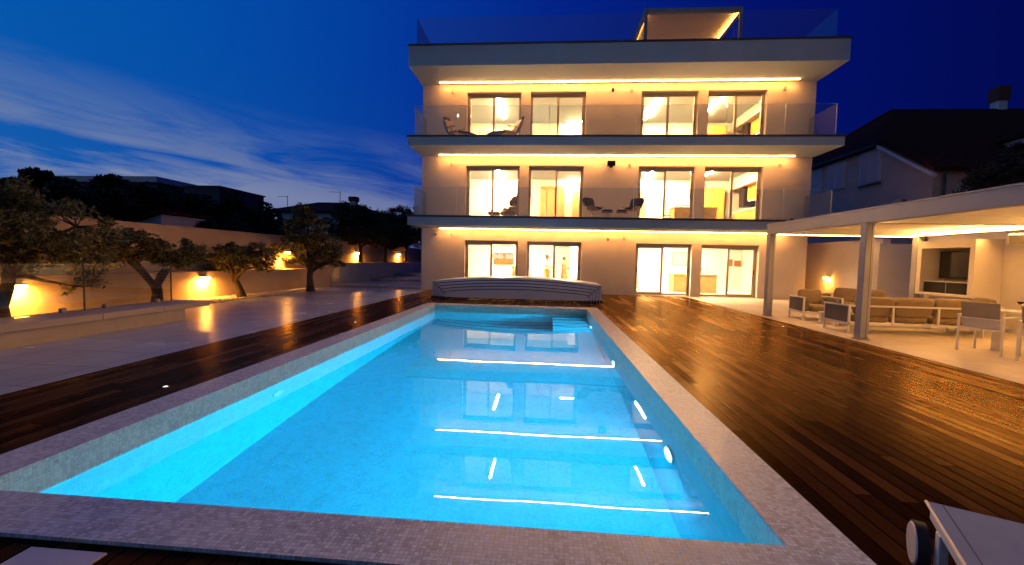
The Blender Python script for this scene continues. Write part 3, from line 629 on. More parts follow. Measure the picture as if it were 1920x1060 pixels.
# ------------------------------------------------------------------ people in the ground storey
def hand(pts, edges, rad, wi, wp, d, side, n):
    "palm, four fingers and a thumb grown from wrist index wi"
    d = Vector(d).normalized(); n = Vector(n).normalized(); s_ = d.cross(n)
    base_ = len(pts); pts.append(wp+d*.07); rad.append((.034, .016)); edges.append((wi, base_))
    for k, ln in enumerate((.065, .075, .07, .055)):
        off = s_*((k-1.5)*.019)
        p0 = wp+d*.095+off; a = len(pts)
        pts.append(p0); rad.append(.010); edges.append((base_, a))
        pts.append(p0+d*ln*.55+n*.012); rad.append(.009); edges.append((a, a+1))
        pts.append(p0+d*ln*.85+n*.035); rad.append(.008); edges.append((a+1, a+2))
    a = len(pts); pts.append(wp+d*.045-s_*.042*side+n*.01); rad.append(.012); edges.append((base_, a))
    pts.append(wp+d*.085-s_*.055*side+n*.028); rad.append(.009); edges.append((a, a+1))
def person(name_lb, loc, rz, H, pose):
    t = thing('person', name_lb, 'person', loc, rz)
    k = H/1.70
    V = lambda *a: Vector(a)*k
    pts = [V(0, 0, .95), V(0, 0, 1.12), V(0, -.01, 1.30), V(0, 0, 1.43), V(0, -.01, 1.50), V(0, -.025, 1.57), V(0, -.02, 1.66)]
    rad = [(.15*k, .10*k), (.12*k, .09*k), (.15*k, .10*k), (.075*k, .06*k), (.05*k, .05*k), (.072*k, .085*k), (.068*k, .085*k)]
    edges = [(0, 1), (1, 2), (2, 3), (3, 4), (4, 5), (5, 6)]
    # legs
    for s_, fwd in ((-1, pose['stride']), (1, -pose['stride'])):
        a = len(pts)
        pts += [V(.09*s_, 0, .86), V(.105*s_, -.02-fwd*.5, .48), V(.11*s_, .02-fwd, .09), V(.115*s_, -.12-fwd, .035)]
        rad += [(.085*k, .09*k), (.055*k, .06*k), (.036*k, .04*k), (.038*k, .03*k)]
        edges += [(0, a), (a, a+1), (a+1, a+2), (a+2, a+3)]
    # arms
    for s_, (el_, wr) in ((-1, pose['l']), (1, pose['r'])):
        a = len(pts); sh = V(.175*s_, 0, 1.40)
        E_, W_ = V(*el_), V(*wr)
        pts += [sh, E_, W_]; rad += [(.05*k, .05*k), (.036*k, .036*k), (.024*k, .022*k)]
        edges += [(2, a), (a, a+1), (a+1, a+2)]
        hand(pts, edges, rad, a+2, W_, (W_-E_), s_, (0, 0, -1) if abs((W_-E_).normalized().z) < .8 else (0, -1, 0))
    skinmesh('body', pts, edges, rad, 'skin', t, 2)
    hd = V(0, -.02, 1.62)
    m = MB(); m.sphere(hd+V(0, .022, .02), .098*k, (1, 1.1, 1.12), 16)
    if pose['bun']: m.sphere(hd+V(0, .09, .10), .055*k)
    h = m.build('hair', pose['hair'], t, smooth=True)
    m = MB()      # face features
    m.sphere(hd+V(0, -.098, -.012), .014*k, (.8, 1.1, 1.4), 8)
    m.build('nose', 'skin', t, smooth=True)
    m = MB(); m.sphere(hd+V(-.03, -.086, .012), .009*k, n=8); m.build('eye', 'black', t, smooth=True)
    m = MB(); m.sphere(hd+V(.03, -.086, .012), .009*k, n=8); m.build('eye', 'black', t, smooth=True)
    m = MB(); m.sphere(hd+V(0, -.087, -.052), .018*k, (1.2, .4, .35), 8); m.build('mouth', 'brick_red', t, smooth=True)
    for s_ in (-1, 1): MB().sphere(hd+V(.078*s_, 0, -.005), .022*k, (.4, .8, 1.3), 8).build('ear', 'skin', t, smooth=True)
    # clothes
    def loops(rows, nm, mat, n=18):
        mb = MB(); rr = []
        for (c, rx, ry) in rows: rr.append([mb.bm.verts.new(Vector(c)*k+Vector((rx*k*math.cos(2*PI*i/n), ry*k*math.sin(2*PI*i/n), 0))) for i in range(n)])
        for a, b in zip(rr, rr[1:]):
            for i in range(n): mb.bm.faces.new((a[i], a[(i+1) % n], b[(i+1) % n], b[i]))
        o = mb.build(nm, mat, t, smooth=True); o.modifiers.new('Solid', 'SOLIDIFY').thickness = .006
    if pose['dress']:
        loops([((0, 0, .30), .25, .21), ((0, 0, .6), .21, .17), ((0, 0, .95), .18, .13), ((0, 0, 1.12), .145, .11), ((0, 0, 1.30), .18, .125), ((0, 0, 1.41), .13, .085), ((0, 0, 1.45), .07, .07)], 'dress', 'dress')
    else:
        loops([((0, 0, 1.0), .18, .135), ((0, 0, 1.12), .155, .12), ((0, 0, 1.30), .19, .13), ((0, 0, 1.41), .13, .09), ((0, 0, 1.45), .07, .07)], 'shirt', 'shirt')
        loops([((0, 0, .80), .19, .135), ((0, 0, .9), .185, .135), ((0, 0, 1.03), .165, .125)], 'trouser_waist', 'trousers')
        for s_, fwd in ((-1, pose['stride']), (1, -pose['stride'])):
            loops([((.09*s_, 0, .88), .105, .12), ((.105*s_, -.02-fwd*.5, .48), .085, .09), ((.11*s_, .02-fwd, .13), .07, .075)], 'trouser_leg', 'trousers')
    for s_, (el_, wr) in ((-1, pose['l']), (1, pose['r'])):
        m = MB(); sh = V(.16*s_, 0, 1.39); E_ = V(*el_)
        m.tube([sh, sh.lerp(E_, .5), sh.lerp(E_, .85)], [.068*k, .058*k, .055*k], 10); m.build('sleeve', 'dress' if pose['dress'] else 'shirt', t, smooth=True)
    return t
person('person in pale top and orange trousers facing right with arms forward', (.08, 22.1, .03), R(55), 1.68,
       dict(stride=.12, l=((-.20, -.10, 1.15), (-.10, -.33, 1.08)), r=((.20, -.10, 1.15), (.08, -.34, 1.10)), hair='hair', bun=True, dress=False))
person('person in long tan dress with dark hair beside the curtain edge', (.98, 22.5, .03), R(70), 1.62,
       dict(stride=.03, l=((-.21, .02, 1.13), (-.06, -.2, 1.10)), r=((.21, -.02, 1.12), (.05, -.22, 1.13)), hair='hair_black', bun=False, dress=True))
t = tag(MB().box(1.27, 2.5, 22.62, 22.7, .03, 2.6).build('screen_wall', 'inner_wall'), 'pale partition panel hiding half of the person in the tan dress', 'partition')

# ------------------------------------------------------------------ balcony chairs
def shell_chair(name, lb, loc, rz, group):
    t = thing(name, lb, 'lounge chair', loc, rz, group)
    for sx in (-1, 1):          # crossed pale wire base
        m = MB(); m.tube([(.30*sx, -.26, .01), (.04*sx, 0, .34), (-.26*sx, .26, .01)], .017, 6); m.tube([(.30*sx, -.26, .012), (-.05*sx, -.26, .012)], .012, 6); m.build('base_frame', 'white_metal', t)
    e = MB(); rows = []
    for j in range(11):                                 # bowl that sweeps up into a back
        v = j/10.0; y = -.40+.70*v; row = []
        for i in range(13):
            a = -1+i/6.0; hw = .36*(1-.9*abs(v-.45)**2)
            z = .36+.16*abs(a)**2.2+.55*max(0, v-.6)**1.2*1.5+.12*max(0, .2-v)
            row.append(e.bm.verts.new((a*hw, y, z)))
        rows.append(row)
    for p_, q_ in zip(rows, rows[1:]):
        for j in range(12): e.bm.faces.new((p_[j], p_[j+1], q_[j+1], q_[j]))
    o = e.build('shell', 'wicker', t, smooth=True); o.modifiers.new('Solid', 'SOLIDIFY').thickness = .03
    MB().cushion(-.25, .25, -.36, .12, .42, .53).build('seat_cushion', 'dark_cushion', t, smooth=True)
    MB().cushion(-.29, .29, -.09, .09, -.18, .21, T=Matrix.Translation((0, .20, .74)) @ Matrix.Rotation(R(-20), 4, 'X')).build('back_cushion', 'dark_cushion', t, smooth=True)
    return t
def footrest(lb, loc, rz, group):
    t = thing('footstool', lb, 'footstool', loc, rz, group)
    m = MB(); m.tube([(-.2, -.16, .01), (0, 0, .26), (.2, .16, .01)], .015, 6); m.tube([(.2, -.16, .01), (0, 0, .26), (-.2, .16, .01)], .015, 6); m.build('base_frame', 'white_metal', t)
    MB().cushion(-.22, .22, -.18, .18, .25, .31).build('tray', 'wicker', t, smooth=True); MB().cushion(-.19, .19, -.15, .15, .31, .38).build('cushion', 'dark_cushion', t, smooth=True)
g = 'lounge chairs and stools on the middle balcony'
shell_chair('lounge_chair', 'wicker shell lounge chair, left of the two on the middle balcony', (1.90, 18.35, 3.23), R(42), g)
shell_chair('lounge_chair', 'wicker shell lounge chair, right of the two on the middle balcony', (3.66, 18.35, 3.23), R(-42), g)
footrest('cushioned wicker footstool beside the left shell chair, middle balcony', (2.48, 17.9, 3.23), R(20), g); footrest('cushioned wicker footstool beside the right shell chair, middle balcony', (3.08, 17.9, 3.23), R(-20), g)
def recliner(lb, loc, rz):
    t = thing('recliner', lb, 'recliner', loc, rz, 'folding recliners on the top balcony')
    m = MB(); Tb = Matrix.Translation((-.32, 0, .40)) @ Matrix.Rotation(R(-24), 4, 'Y')
    m.cushion(-.07, .07, -.27, .27, -.05, .62, T=Tb); m.build('backrest', 'wicker', t, smooth=True)
    m = MB(); m.cushion(-.04, .04, -.2, .2, .5, .8, T=Tb); m.build('headrest', 'dark_cushion', t, smooth=True)
    MB().cushion(-.34, .25, -.27, .27, .30, .41).build('seat', 'wicker', t, smooth=True)
    MB().cushion(0, .75, -.25, .25, -.05, .04, T=Matrix.Translation((.22, 0, .36)) @ Matrix.Rotation(R(14), 4, 'Y')).build('leg_rest', 'dark_cushion', t, smooth=True)
    for sy in (-1, 1):
        MB().box(-.30, .22, .29*sy-.025, .29*sy+.025, .56, .59, .008).build('armrest', 'oak', t)
        MB().tube([(-.40, .28*sy, .0), (.1, .28*sy, .57)], .016, 6).build('leg', 'oak', t); MB().tube([(.35, .28*sy, .0), (-.2, .28*sy, .57)], .016, 6).build('leg', 'oak', t)
recliner('dark folding recliner at the left end of the top balcony', (-3.95, 18.3, 6.486), R(-32)); recliner('wooden folding recliner on the top balcony before the first window', (-1.72, 18.3, 6.486), R(212))

# ------------------------------------------------------------------ pool cover (telescopic, parked)
pc = thing('pool_enclosure', 'low telescopic pool enclosure of five nested pale arches at the far end', 'pool cover', (-1.05, 15.2, 0))
for k in range(5):
    hw = 3.06-.105*k; hs = .60-.115*k*.62; rise = .19-.012*k; y0_ = -.02*k; th = .03
    hs = .62-.095*k
    def arc(hw, hs, rise, n=22): return [(-hw, .02)]+[(-hw*math.cos(PI*0)+2*hw*i/n, hs+rise*(1-(2*i/n-1)**2)) for i in range(n+1)]+[(hw, .02)]
    o_ = arc(hw, hs, rise); i_ = arc(hw-th, hs-th, rise)
    m = MB(); n_ = len(o_)
    Y0, Y1 = y0_, 1.9-.0*k-.03*k
    A = [m.bm.verts.new((p[0], Y0, p[1])) for p in o_]; B = [m.bm.verts.new((p[0], Y1, p[1])) for p in o_]; C_ = [m.bm.verts.new((p[0], Y0, p[1])) for p in i_]; Dv = [m.bm.verts.new((p[0], Y1, p[1])) for p in i_]
    for a in range(n_-1):
        m.bm.faces.new((A[a], A[a+1], B[a+1], B[a])); m.bm.faces.new((C_[a], Dv[a], Dv[a+1], C_[a+1])); m.bm.faces.new((A[a], C_[a], C_[a+1], A[a+1])); m.bm.faces.new((B[a], B[a+1], Dv[a+1], Dv[a]))
    seg = m.build('arch_shell', 'cover_panel', pc)
    # end band: fills from this arch to just short of the next, leaving a dark seal line
    dh = .078; ib = arc(hw-.085, hs-.075, rise) if k < 4 else None
    m = MB()
    if ib:
        ob = arc(hw-th-.001, hs-th-.001, rise)
        A = [m.bm.verts.new((p[0], Y0+.012, p[1])) for p in ob]; B = [m.bm.verts.new((p[0], Y0+.012, p[1])) for p in ib]
        for a in range(n_-1): m.bm.faces.new((A[a], A[a+1], B[a+1], B[a]))
        m.build('end_band', 'cover_panel', seg)
        m = MB(); jb = arc(hw-.125, hs-.118, rise)
        A = [m.bm.verts.new((p[0], Y0+.02, p[1])) for p in ib]; B = [m.bm.verts.new((p[0], Y0+.02, p[1])) for p in jb]
        for a in range(n_-1): m.bm.faces.new((A[a], A[a+1], B[a+1], B[a]))
        m.build('seal', 'rubber', seg)
    else:
        ob = arc(hw-th-.001, hs-th-.001, rise)
        m.bm.faces.new([m.bm.verts.new((p[0], Y0+.012, max(p[1], .06))) for p in ob]); m.build('end_panel', 'cover_panel', seg)
        m = MB(); m.box(-hw, hw, Y0-.006, Y0+.010, .008, .055); m.build('seal', 'rubber', seg)
    for sx in (-1, 1):
        m = MB(); m.box(sx*(hw-.015)-.035, sx*(hw-.015)+.035, Y0-.10+.03, Y0+.08, .0, .085, .01); m.build('wheel_foot', 'black', seg)
        m = MB(); m.box(sx*(hw-.06)-.03, sx*(hw-.06)+.03, Y0-.03, Y0-.002, hs-.06, hs-.02, .006); m.build('latch', 'black', seg)
tag(MB().tube([(-4.55, 15.3, 0), (-4.55, 15.3, .14)], [.035, .03], 10).build('cover_anchor', 'stone'), 'short pale post on the deck left of the pool enclosure', 'post')

# ------------------------------------------------------------------ pergola
def pergola(nm, lb, x0_, x1_, y0_, y1_, zb, zt, z0_, ps, posts, lou, ledm, beams_y=()):
    t = thing(nm, lb, 'pergola', (x0_, y0_, z0_)); o = (x0_, y0_, z0_)
    m = MB(); m.box(x0_, x0_+ps, y0_, y1_, zb, zt, .006); m.box(x0_-.012, x0_+.03, y0_-.0, y1_, zt+.001, zt+.03)
    m.build('side_beam', 'grey_metal', t, o)
    MB().box(x1_-ps, x1_, y0_, y1_, zb, zt, .006).build('side_beam', 'grey_metal', t, o)
    for yy in (y0_, y1_-ps)+tuple(beams_y):
        MB().box(x0_+ps+.001, x1_-ps-.001, yy, yy+ps, zb, zt-.002, .004).build('cross_beam', 'grey_metal', t, o)
    for (px_, py_) in posts:
        m = MB(); m.box(px_, px_+ps, py_, py_+ps, z0_+.03, zb-.001, .008); pp = m.build('post', 'grey_metal', t, o)
        MB().box(px_-.02, px_+ps+.02, py_-.02, py_+ps+.02, z0_+.004, z0_+.029).build('base_plate', 'alu', pp, o)
        MB().box(px_+ps*.62, px_+ps*.66, py_-.003, py_-.0005, z0_+.05, zb-.02).build('groove', 'rubber', pp, o)
    y = y0_+ps+.06; k = 0
    while y < y1_-ps-.1:
        if not any(by-.12 < y < by+ps+.03 for by in beams_y):
            m = MB(); hwl = .076 if nm == 'pergola' else .096; m.box(x0_+ps+.002, x1_-ps-.002, -hwl, hwl, -.012, .012, T=Matrix.Translation((0, y+.05, zt-.07)) @ Matrix.Rotation(R(lou), 4, 'X')); m.build('louvre', 'white_metal', t, o)
        y += .165 if nm == 'pergola' else .2
    for yy in (y1_-ps,): MB().box(x0_+ps+.05, x1_-ps-.05, yy+.02, yy+.05, zb-.016, zb-.001).build('light_strip', ledm, t, o)
    ys = [y0_+ps]+[v for b in sorted(beams_y) for v in (b-.01, b+ps+.01)]+[y1_-ps]
    for a, b in zip(ys[::2], ys[1::2]):
        MB().box(x0_+ps+.004, x0_+ps+.03, a+.03, b-.03, zb+.09, zb+.12).build('light_strip', ledm, t, o)
        MB().box(x1_-ps-.03, x1_-ps-.004, a+.03, b-.03, zb+.03, zb+.065).build('light_strip', 'led_perg_wall' if nm == 'pergola' else ledm, t, o)
    return t
PW = .17
pergola('pergola', 'pale grey louvred pergola with warm light strips over the lounge', 6.3, 10.37, 1.6, 12.74, 2.34, 2.60, 0, PW,
        [(6.3, 12.57), (6.3, 8.94), (6.3, 5.3), (6.3, 1.62), (10.2, 12.57)], 24, 'led_perg', (8.94, 5.3))
pergola('roof_pergola', 'small lit louvred pergola on the villa roof', 3.86, 7.82, 18.65, 22.7, 11.86, 12.06, 10.116, .12,
        [(3.86, 18.65), (7.70, 18.65), (3.86, 22.58), (7.70, 22.58)], 2, 'led_roof')
tag(MB().tube([(3.93, 18.5, 10.12), (3.93, 18.5, 13.4)], [.012, .005], 5).build('roof_antenna', 'black'), 'thin dark antenna beside the roof pergola', 'antenna')
MBg = 'small dark sensors on top of the pergola beam'
for y_, lb in ((11.7, 'dark rain sensor on the far part of the pergola beam'), (8.2, 'dark rain sensor on the pergola beam above the middle post')):
    tag(MB().box(6.34, 6.44, y_, y_+.18, 2.632, 2.70, .01).build('rain_sensor', 'far_dark'), lb, 'sensor', MBg)
# TV wall
tw = thing('media_wall', 'cream media wall with recessed television niche under the pergola', 'wall', (10.72, 11, 0)); o = (10.72, 11, 0)
MB().box(10.74, 11.0, 0.5, 12.9, .004, 2.85).build('wall', 'plaster', tw, o)
nb = MB(); X0, X1 = 10.12, 10.738; ya, yb, za, zb_ = 10.88, 12.45, .78, 2.19; fr = .13
nb.box(X0, X1, ya, ya+fr, za, zb_); nb.box(X0, X1, yb-fr, yb, za, zb_); nb.box(X0, X1, ya+fr, yb-fr, zb_-.19, zb_); nb.box(X0, X1, ya+fr, yb-fr, za, za+.06)
nb.box(X1-.05, X1, ya+fr, yb-fr, za+.06, zb_-.19); nb.box(10.45, 10.738, ya-.0, yb, .05, za-.001)
nb.build('niche_box', 'plaster', tw, o)
t = thing('television', 'large black television in the lit wall niche', 'television', (10.5, 11.6, 1.6)); oo = (10.5, 11.6, 1.6)
MB().box(10.50, 10.56, 11.02, 12.22, 1.22, 1.93, .006).build('housing', 'cabinet_black', t, oo); MB().box(10.492, 10.499, 11.05, 12.19, 1.25, 1.90).build('screen', 'tv_black', t, oo)
MB().box(10.56, 10.685, 11.4, 11.9, 1.4, 1.7).build('bracket', 'black', t, oo)
t = thing('media_cabinet', 'black low cabinet in the niche below the television', 'cabinet', (10.4, 11.6, .84)); oo = (10.4, 11.6, .84)
MB().box(10.22, 10.68, 11.02, 12.31, .842, 1.12).build('carcass', 'cabinet_black', t, oo); MB().box(10.19, 10.684, 11.015, 12.315, 1.121, 1.145).build('shelf', 'alu', t, oo)
MB().box(10.21, 10.219, 11.66, 11.67, .86, 1.10).build('door_gap', 'grey_metal', t, oo)
t = thing('speaker', 'white outdoor speaker on a bracket right of the television', 'speaker', (10.74, 9.95, 2.16))
sp_ = MB(); sp_.box(-.16, .16, -.28, .28, -.13, .13, .05, 3, T=Matrix.Translation((-.35, .1, 0)) @ Matrix.Rotation(R(28), 4, 'Z') @ Matrix.Rotation(R(-8), 4, 'Y')); sp_.build('housing', 'white_metal', t, smooth=False)
MB().tube([(-.25, -.02, .0), (-.1, -.05, .0), (-.002, -.05, .0)], [.04, .03, .05], 10).build('bracket', 'white_metal', t)
MB().box(-.012, .012, -.24, .24, -.10, .10, .01, T=Matrix.Translation((-.35, .1, 0)) @ Matrix.Rotation(R(28), 4, 'Z') @ Matrix.Rotation(R(-8), 4, 'Y') @ Matrix.Translation((-.165, 0, 0))).build('grille', 'sling_dark', t)
# boundary walls right
tag(MB().box(12.0, 12.25, 16.2, 26, 0, 2.5).build('boundary_wall', 'plaster'), 'plastered boundary wall with a small lamp, behind the armchair and beside the villa', 'wall')
tag(MB().box(10.72, 15.9, 14.6, 14.84, 0, 2.24).build('garden_wall', 'plaster'), 'lower plastered wall behind the lounge seats, left of the niche', 'wall')

# ------------------------------------------------------------------ garden lamps
def garden_lamp(lb, x, y, z, rz, power, group='wall lamps along the garden wall'):
    t = thing('wall_lamp', lb, 'wall lamp', (x, y, z), rz, group)
    MB().box(.0, .15, -.14, .14, .012, .045, .006).build('housing', 'alu', t)
    MB().box(.05, .142, -.13, .13, -.045, .011).build('lens', 'garden_lamp', t)
    area('light_source', (.13, 0, -.05), (0, R(22), 0), .07, power, WARM, t, size_y=.24)
    return t
WL = [(-10.95, 7.8), (-10.2, 19.4)]
def wall_x(y): return -10.95+(y-7.8)*.75/11.6
garden_lamp('lit box lamp on the garden wall behind the nearest olive tree', wall_x(7.9)+.02, 7.9, .70, -.065, 150)
garden_lamp('lit box lamp on the low garden wall between the second and third olive tree', wall_x(12.4)+.02, 12.4, .70, -.065, 150)
garden_lamp('lit box lamp glowing behind the fourth olive tree', -10.63, 16.6, 1.56, -.065, 190)
garden_lamp('lit box lamp behind the first tree of the raised planter', -10.755, 23.4, 1.66, 0, 230)
garden_lamp('lit box lamp between the planter trees near the villa', -10.84, 30.5, 1.70, 0, 230)
t = garden_lamp('small bright lamp low on the boundary wall behind the armchair', 11.99, 19.0, 1.0, PI, 14, None)

# ------------------------------------------------------------------ left garden walls, planter, steps, bench
a_ = MB(); a_.prism([(wall_x(2)-.5, 2), (wall_x(2), 2), (wall_x(19.38), 19.38), (wall_x(19.38)-.5, 19.38)], 'z', -.05, .88)
tag(a_.build('retaining_wall', 'garden_wall'), 'low warm lit retaining wall behind the white gravel', 'wall')
a_ = MB(); a_.prism([(wall_x(2)-.78, 2), (wall_x(2)-.53, 2), (wall_x(19.38)-.53, 19.38), (-11.04, 46), (-11.4, 46), (wall_x(19.38)-.78, 19.38)], 'z', -.05, 2.26)
tag(a_.build('garden_wall', 'garden_wall'), 'long high boundary wall along the left side of the garden', 'wall')
a_ = MB(); a_.box(-10.9, -9.74, 19.4, 19.6, 0, 1.10); a_.box(-9.96, -9.74, 19.6, 42, 0, 1.10)
pl = tag(a_.build('raised_planter', 'planter_wall'), 'grey raised planter wall beside the garden steps', 'planter')
MB().box(-10.93, -9.72, 19.38, 19.62, 1.101, 1.13).build('coping', 'stone', pl); MB().box(-9.98, -9.72, 19.62, 42, 1.101, 1.13).build('coping', 'stone', pl)
MB().box(-11.0, -9.97, 19.62, 42, .9, 1.04).build('soil', 'soil', pl)
sg = MB()
for (y_, z_, x1_) in [(19.25, .13, XL-.003), (22.85, .27, XL-.003), (26.6, .42, XL-.003), (30.6, .57, XL-.003)]:
    sg.box(-9.735, x1_, y_, y_+.5, z_-.055, z_)
    sg.box(-9.735, x1_, y_+.08, y_+4.0 if y_ > 30 else y_+4.0, z_-.15, z_-.056)
    sg.box(-9.735, x1_, y_+.5, y_+4.1, z_-.055, z_-.001)
structure(sg, 'steps', 'planter_wall')
bn = thing('parapet_bench', 'low stone parapet ledge along the left terrace edge', 'ledge', (-8.1, 6, 0)); o = (-8.1, 6, 0)
MB().box(-8.5, -7.76, 1.5, 8.56, 0, .245).build('base', 'stone', bn, o)
m = MB()
for a, b in zip([1.5, 3.4, 5.1, 6.8, 8.0], [3.4, 5.1, 6.8, 8.0, 9.17]): m.box(-8.55, -7.70, a+.003, b-.003, .247, .36, .006)
m.build('top_slab', 'stone', bn, o)
gf = thing('glass_fence', 'frameless glass fence standing on the left parapet', 'fence', (-8.3, 6, .36)); o = (-8.3, 6, .36)
for a, b in ((1.6, 4.3), (4.32, 7.05), (7.07, 8.85)):
    pn = MB().box(-8.36, -8.342, a, b, .362, 1.22).build('glass_panel', 'rail_glass', gf, o)
    MB().box(-8.37, -8.34, b+.001, b+.012, .362, 1.22).build('panel_edge', 'cap', pn, o)
    for yy in (a+.35, b-.35): MB().box(-8.39, -8.31, yy-.04, yy+.04, .361, .44, .01).build('clamp', 'grey_metal', pn, o)

# gravel (pebbles, one object)
rng = np.random.default_rng(5)
ico = bmesh.new(); bmesh.ops.create_icosphere(ico, subdivisions=1, radius=1); iv = np.array([v.co[:] for v in ico.verts]); ifc = np.array([[v.index for v in f_.verts] for f_ in ico.faces]); ico.free()
def pebbles(n, fn, s0, s1, zb):
    VV, FF = [], []
    c = np.array([fn() for _ in range(n)])
    sc = rng.uniform(s0, s1, (n, 1))*np.c_[rng.uniform(.8, 1.3, n), rng.uniform(.7, 1.1, n), rng.uniform(.5, .8, n)]
    th = rng.uniform(0, 2*PI, n); ct, s_ = np.cos(th), np.sin(th)
    V = iv[None]*sc[:, None, :]; X = V[..., 0]*ct[:, None]-V[..., 1]*s_[:, None]; Y = V[..., 0]*s_[:, None]+V[..., 1]*ct[:, None]
    P = np.stack([X+c[:, 0:1], Y+c[:, 1:2], V[..., 2]+c[:, 2:3]], -1).reshape(-1, 3)
    F = (ifc[None]+np.arange(n)[:, None, None]*len(iv)).reshape(-1, 3)
    return P, F
def gfn():
    while True:
        y = rng.uniform(4.5, 18.6); w0 = wall_x(y)+.02
        w1 = -8.56 if y < 9.2 else -9.55 if y < 15.3 else -9.55-(y-15.3)*.28
        if y > 17.6 and rng.random() < .6: continue
        x = rng.uniform(w0, max(w1, w0+.1)); return (x, y, rng.uniform(.005, .05))
P, F = pebbles(9000, gfn, .018, .036, 0)
me = bpy.data.meshes.new('gravel'); me.from_pydata(P.tolist(), [], F.tolist()); tag(link('gravel', me, None, 'pebble'), 'bed of white pebbles between terrace and garden wall', 'gravel', kind='stuff')
gb = MB(); gb.prism([(wall_x(3)+.0, 3.1), (-8.56, 3.1), (-8.56, 9.2), (-9.58, 9.25), (-9.58, 15.3), (-10.2, 18.4), (wall_x(18.4), 18.4)], 'z', .0, .012)
structure(gb, 'gravel_bed', 'pebble')

# ------------------------------------------------------------------ trees
def leafmesh(name, centers, radii, counts, Ln, Wd, mat, parent, rs):
    Cs = []
    for c, rr, k in zip(centers, radii, counts):
        d = rs.normal(size=(k, 3)); d /= np.linalg.norm(d, axis=1)[:, None]
        q = rs.uniform(.25, 1.0, (k, 1))**.6
        Cs.append(np.array(c)+d*q*np.array(rr))
    Cn = np.concatenate(Cs); n = len(Cn)
    d = rs.normal(size=(n, 3)); d[:, 2] = d[:, 2]*.7+.15; d /= np.linalg.norm(d, axis=1)[:, None]
    s_ = np.cross(d, rs.normal(size=(n, 3))); s_ /= np.linalg.norm(s_, axis=1)[:, None]
    ln = (Ln*rs.uniform(.6, 1.3, n))[:, None]; wd = (Wd*rs.uniform(.7, 1.3, n))[:, None]
    V = np.stack([Cn-d*ln/2, Cn+s_*wd/2, Cn+d*ln/2, Cn-s_*wd/2], 1).reshape(-1, 3)
    me = bpy.data.meshes.new(name); me.vertices.add(len(V)); me.vertices.foreach_set('co', V.ravel())
    me.loops.add(4*n); me.loops.foreach_set('vertex_index', np.arange(4*n)); me.polygons.add(n)
    me.polygons.foreach_set('loop_start', np.arange(n)*4); me.update(calc_edges=True); me.validate()
    return link(name, me, parent, mat)
def tree(name, lb, x, y, z0_, trunk_h, tr, crown, seed, nclump, nleaf, mat='olive_leaf', leaf=(.075, .022), group=None, lean=(0, 0), clump=(.16, .30), limbs=4, cat='tree', dens=2.0):
    "crown = list of (dx, dy, dz, rx, ry, rz) lobes relative to the base"
    rs = np.random.default_rng(seed); rd = random.Random(seed)
    t = thing(name, lb, cat, (x, y, z0_), 0, group)
    m = MB(); fork = Vector((lean[0], lean[1], trunk_h))
    pts = [Vector((0, 0, -.05)), Vector((lean[0]*.15+rd.uniform(-.03, .03), lean[1]*.2, trunk_h*.35)), Vector((lean[0]*.6+rd.uniform(-.05, .05), lean[1]*.6, trunk_h*.7)), fork]
    m.tube([Vector((0, 0, -.05))]+pts[1:], [tr*1.55, tr*1.0, tr*.85, tr*.9], 10)
    ends = []
    for k, lobe in enumerate((crown*8)[:max(limbs, len(crown))]):
        c = Vector(lobe[:3]); jit = Vector((rd.uniform(-.5, .5)*lobe[3], rd.uniform(-.5, .5)*lobe[4], rd.uniform(-.4, .3)*lobe[5]))
        e_ = c+jit; mid = fork.lerp(e_, .45); mid.z = fork.z+(e_.z-fork.z)*.62+.03; mid += Vector((rd.uniform(-.1, .1), rd.uniform(-.1, .1), 0))
        st_ = fork+Vector((0, 0, -tr*.6))
        m.tube([st_, fork.lerp(mid, .5)+Vector((rd.uniform(-.05, .05), 0, 0)), mid, e_], [tr*.62, tr*.5, tr*.33, tr*.12], 7)
        ends += [fork.lerp(mid, .6), mid, mid.lerp(e_, .5), e_]
    cs, rr, ct = [], [], []
    vol = [l[3]*l[4]*l[5] for l in crown]; tot = sum(vol)
    for l, v in zip(crown, vol):
        k = max(3, int(nclump*v/tot))
        for _ in range(k):
            d = rs.normal(size=3); d /= np.linalg.norm(d); q = rs.uniform(.35, 1.0)**.5
            c = np.array(l[:3])+d*q*np.array(l[3:6]); s_ = rs.uniform(*clump)
            cs.append(c); rr.append((s_*rs.uniform(.8, 1.4), s_*rs.uniform(.8, 1.4), s_*rs.uniform(.6, 1.0))); ct.append(int(dens*nleaf/nclump*rs.uniform(.5, 1.5)))
    for c in cs:                                   # twigs
        c = Vector(c); b = min(ends, key=lambda e__: (e__-c).length)
        m.tube([b, b.lerp(c, .5)+Vector((rd.uniform(-.05, .05), rd.uniform(-.05, .05), -.04)), c], [tr*.13, tr*.09, .004], 4, cap=False)
    m.build('trunk', 'bark', t, smooth=True)
    leafmesh('crown', cs, rr, ct, leaf[0], leaf[1], mat, t, rs)
    return t
OG = 'olive trees along the garden wall'
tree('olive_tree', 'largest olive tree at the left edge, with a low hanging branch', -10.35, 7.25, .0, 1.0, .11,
     [(-.3, .2, 2.0, 1.0, 1.0, .85), (.5, .6, 1.75, .95, .9, .75), (-.2, -.3, 2.6, .8, .9, .45), (1.0, 1.0, 1.05, .45, .4, .28), (.9, .9, 1.6, .6, .5, .5), (.7, .8, .75, .35, .35, .2)], 1, 170, 15000, lean=(.1, .1), limbs=8, clump=(.12, .24), leaf=(.12, .042), dens=.9)
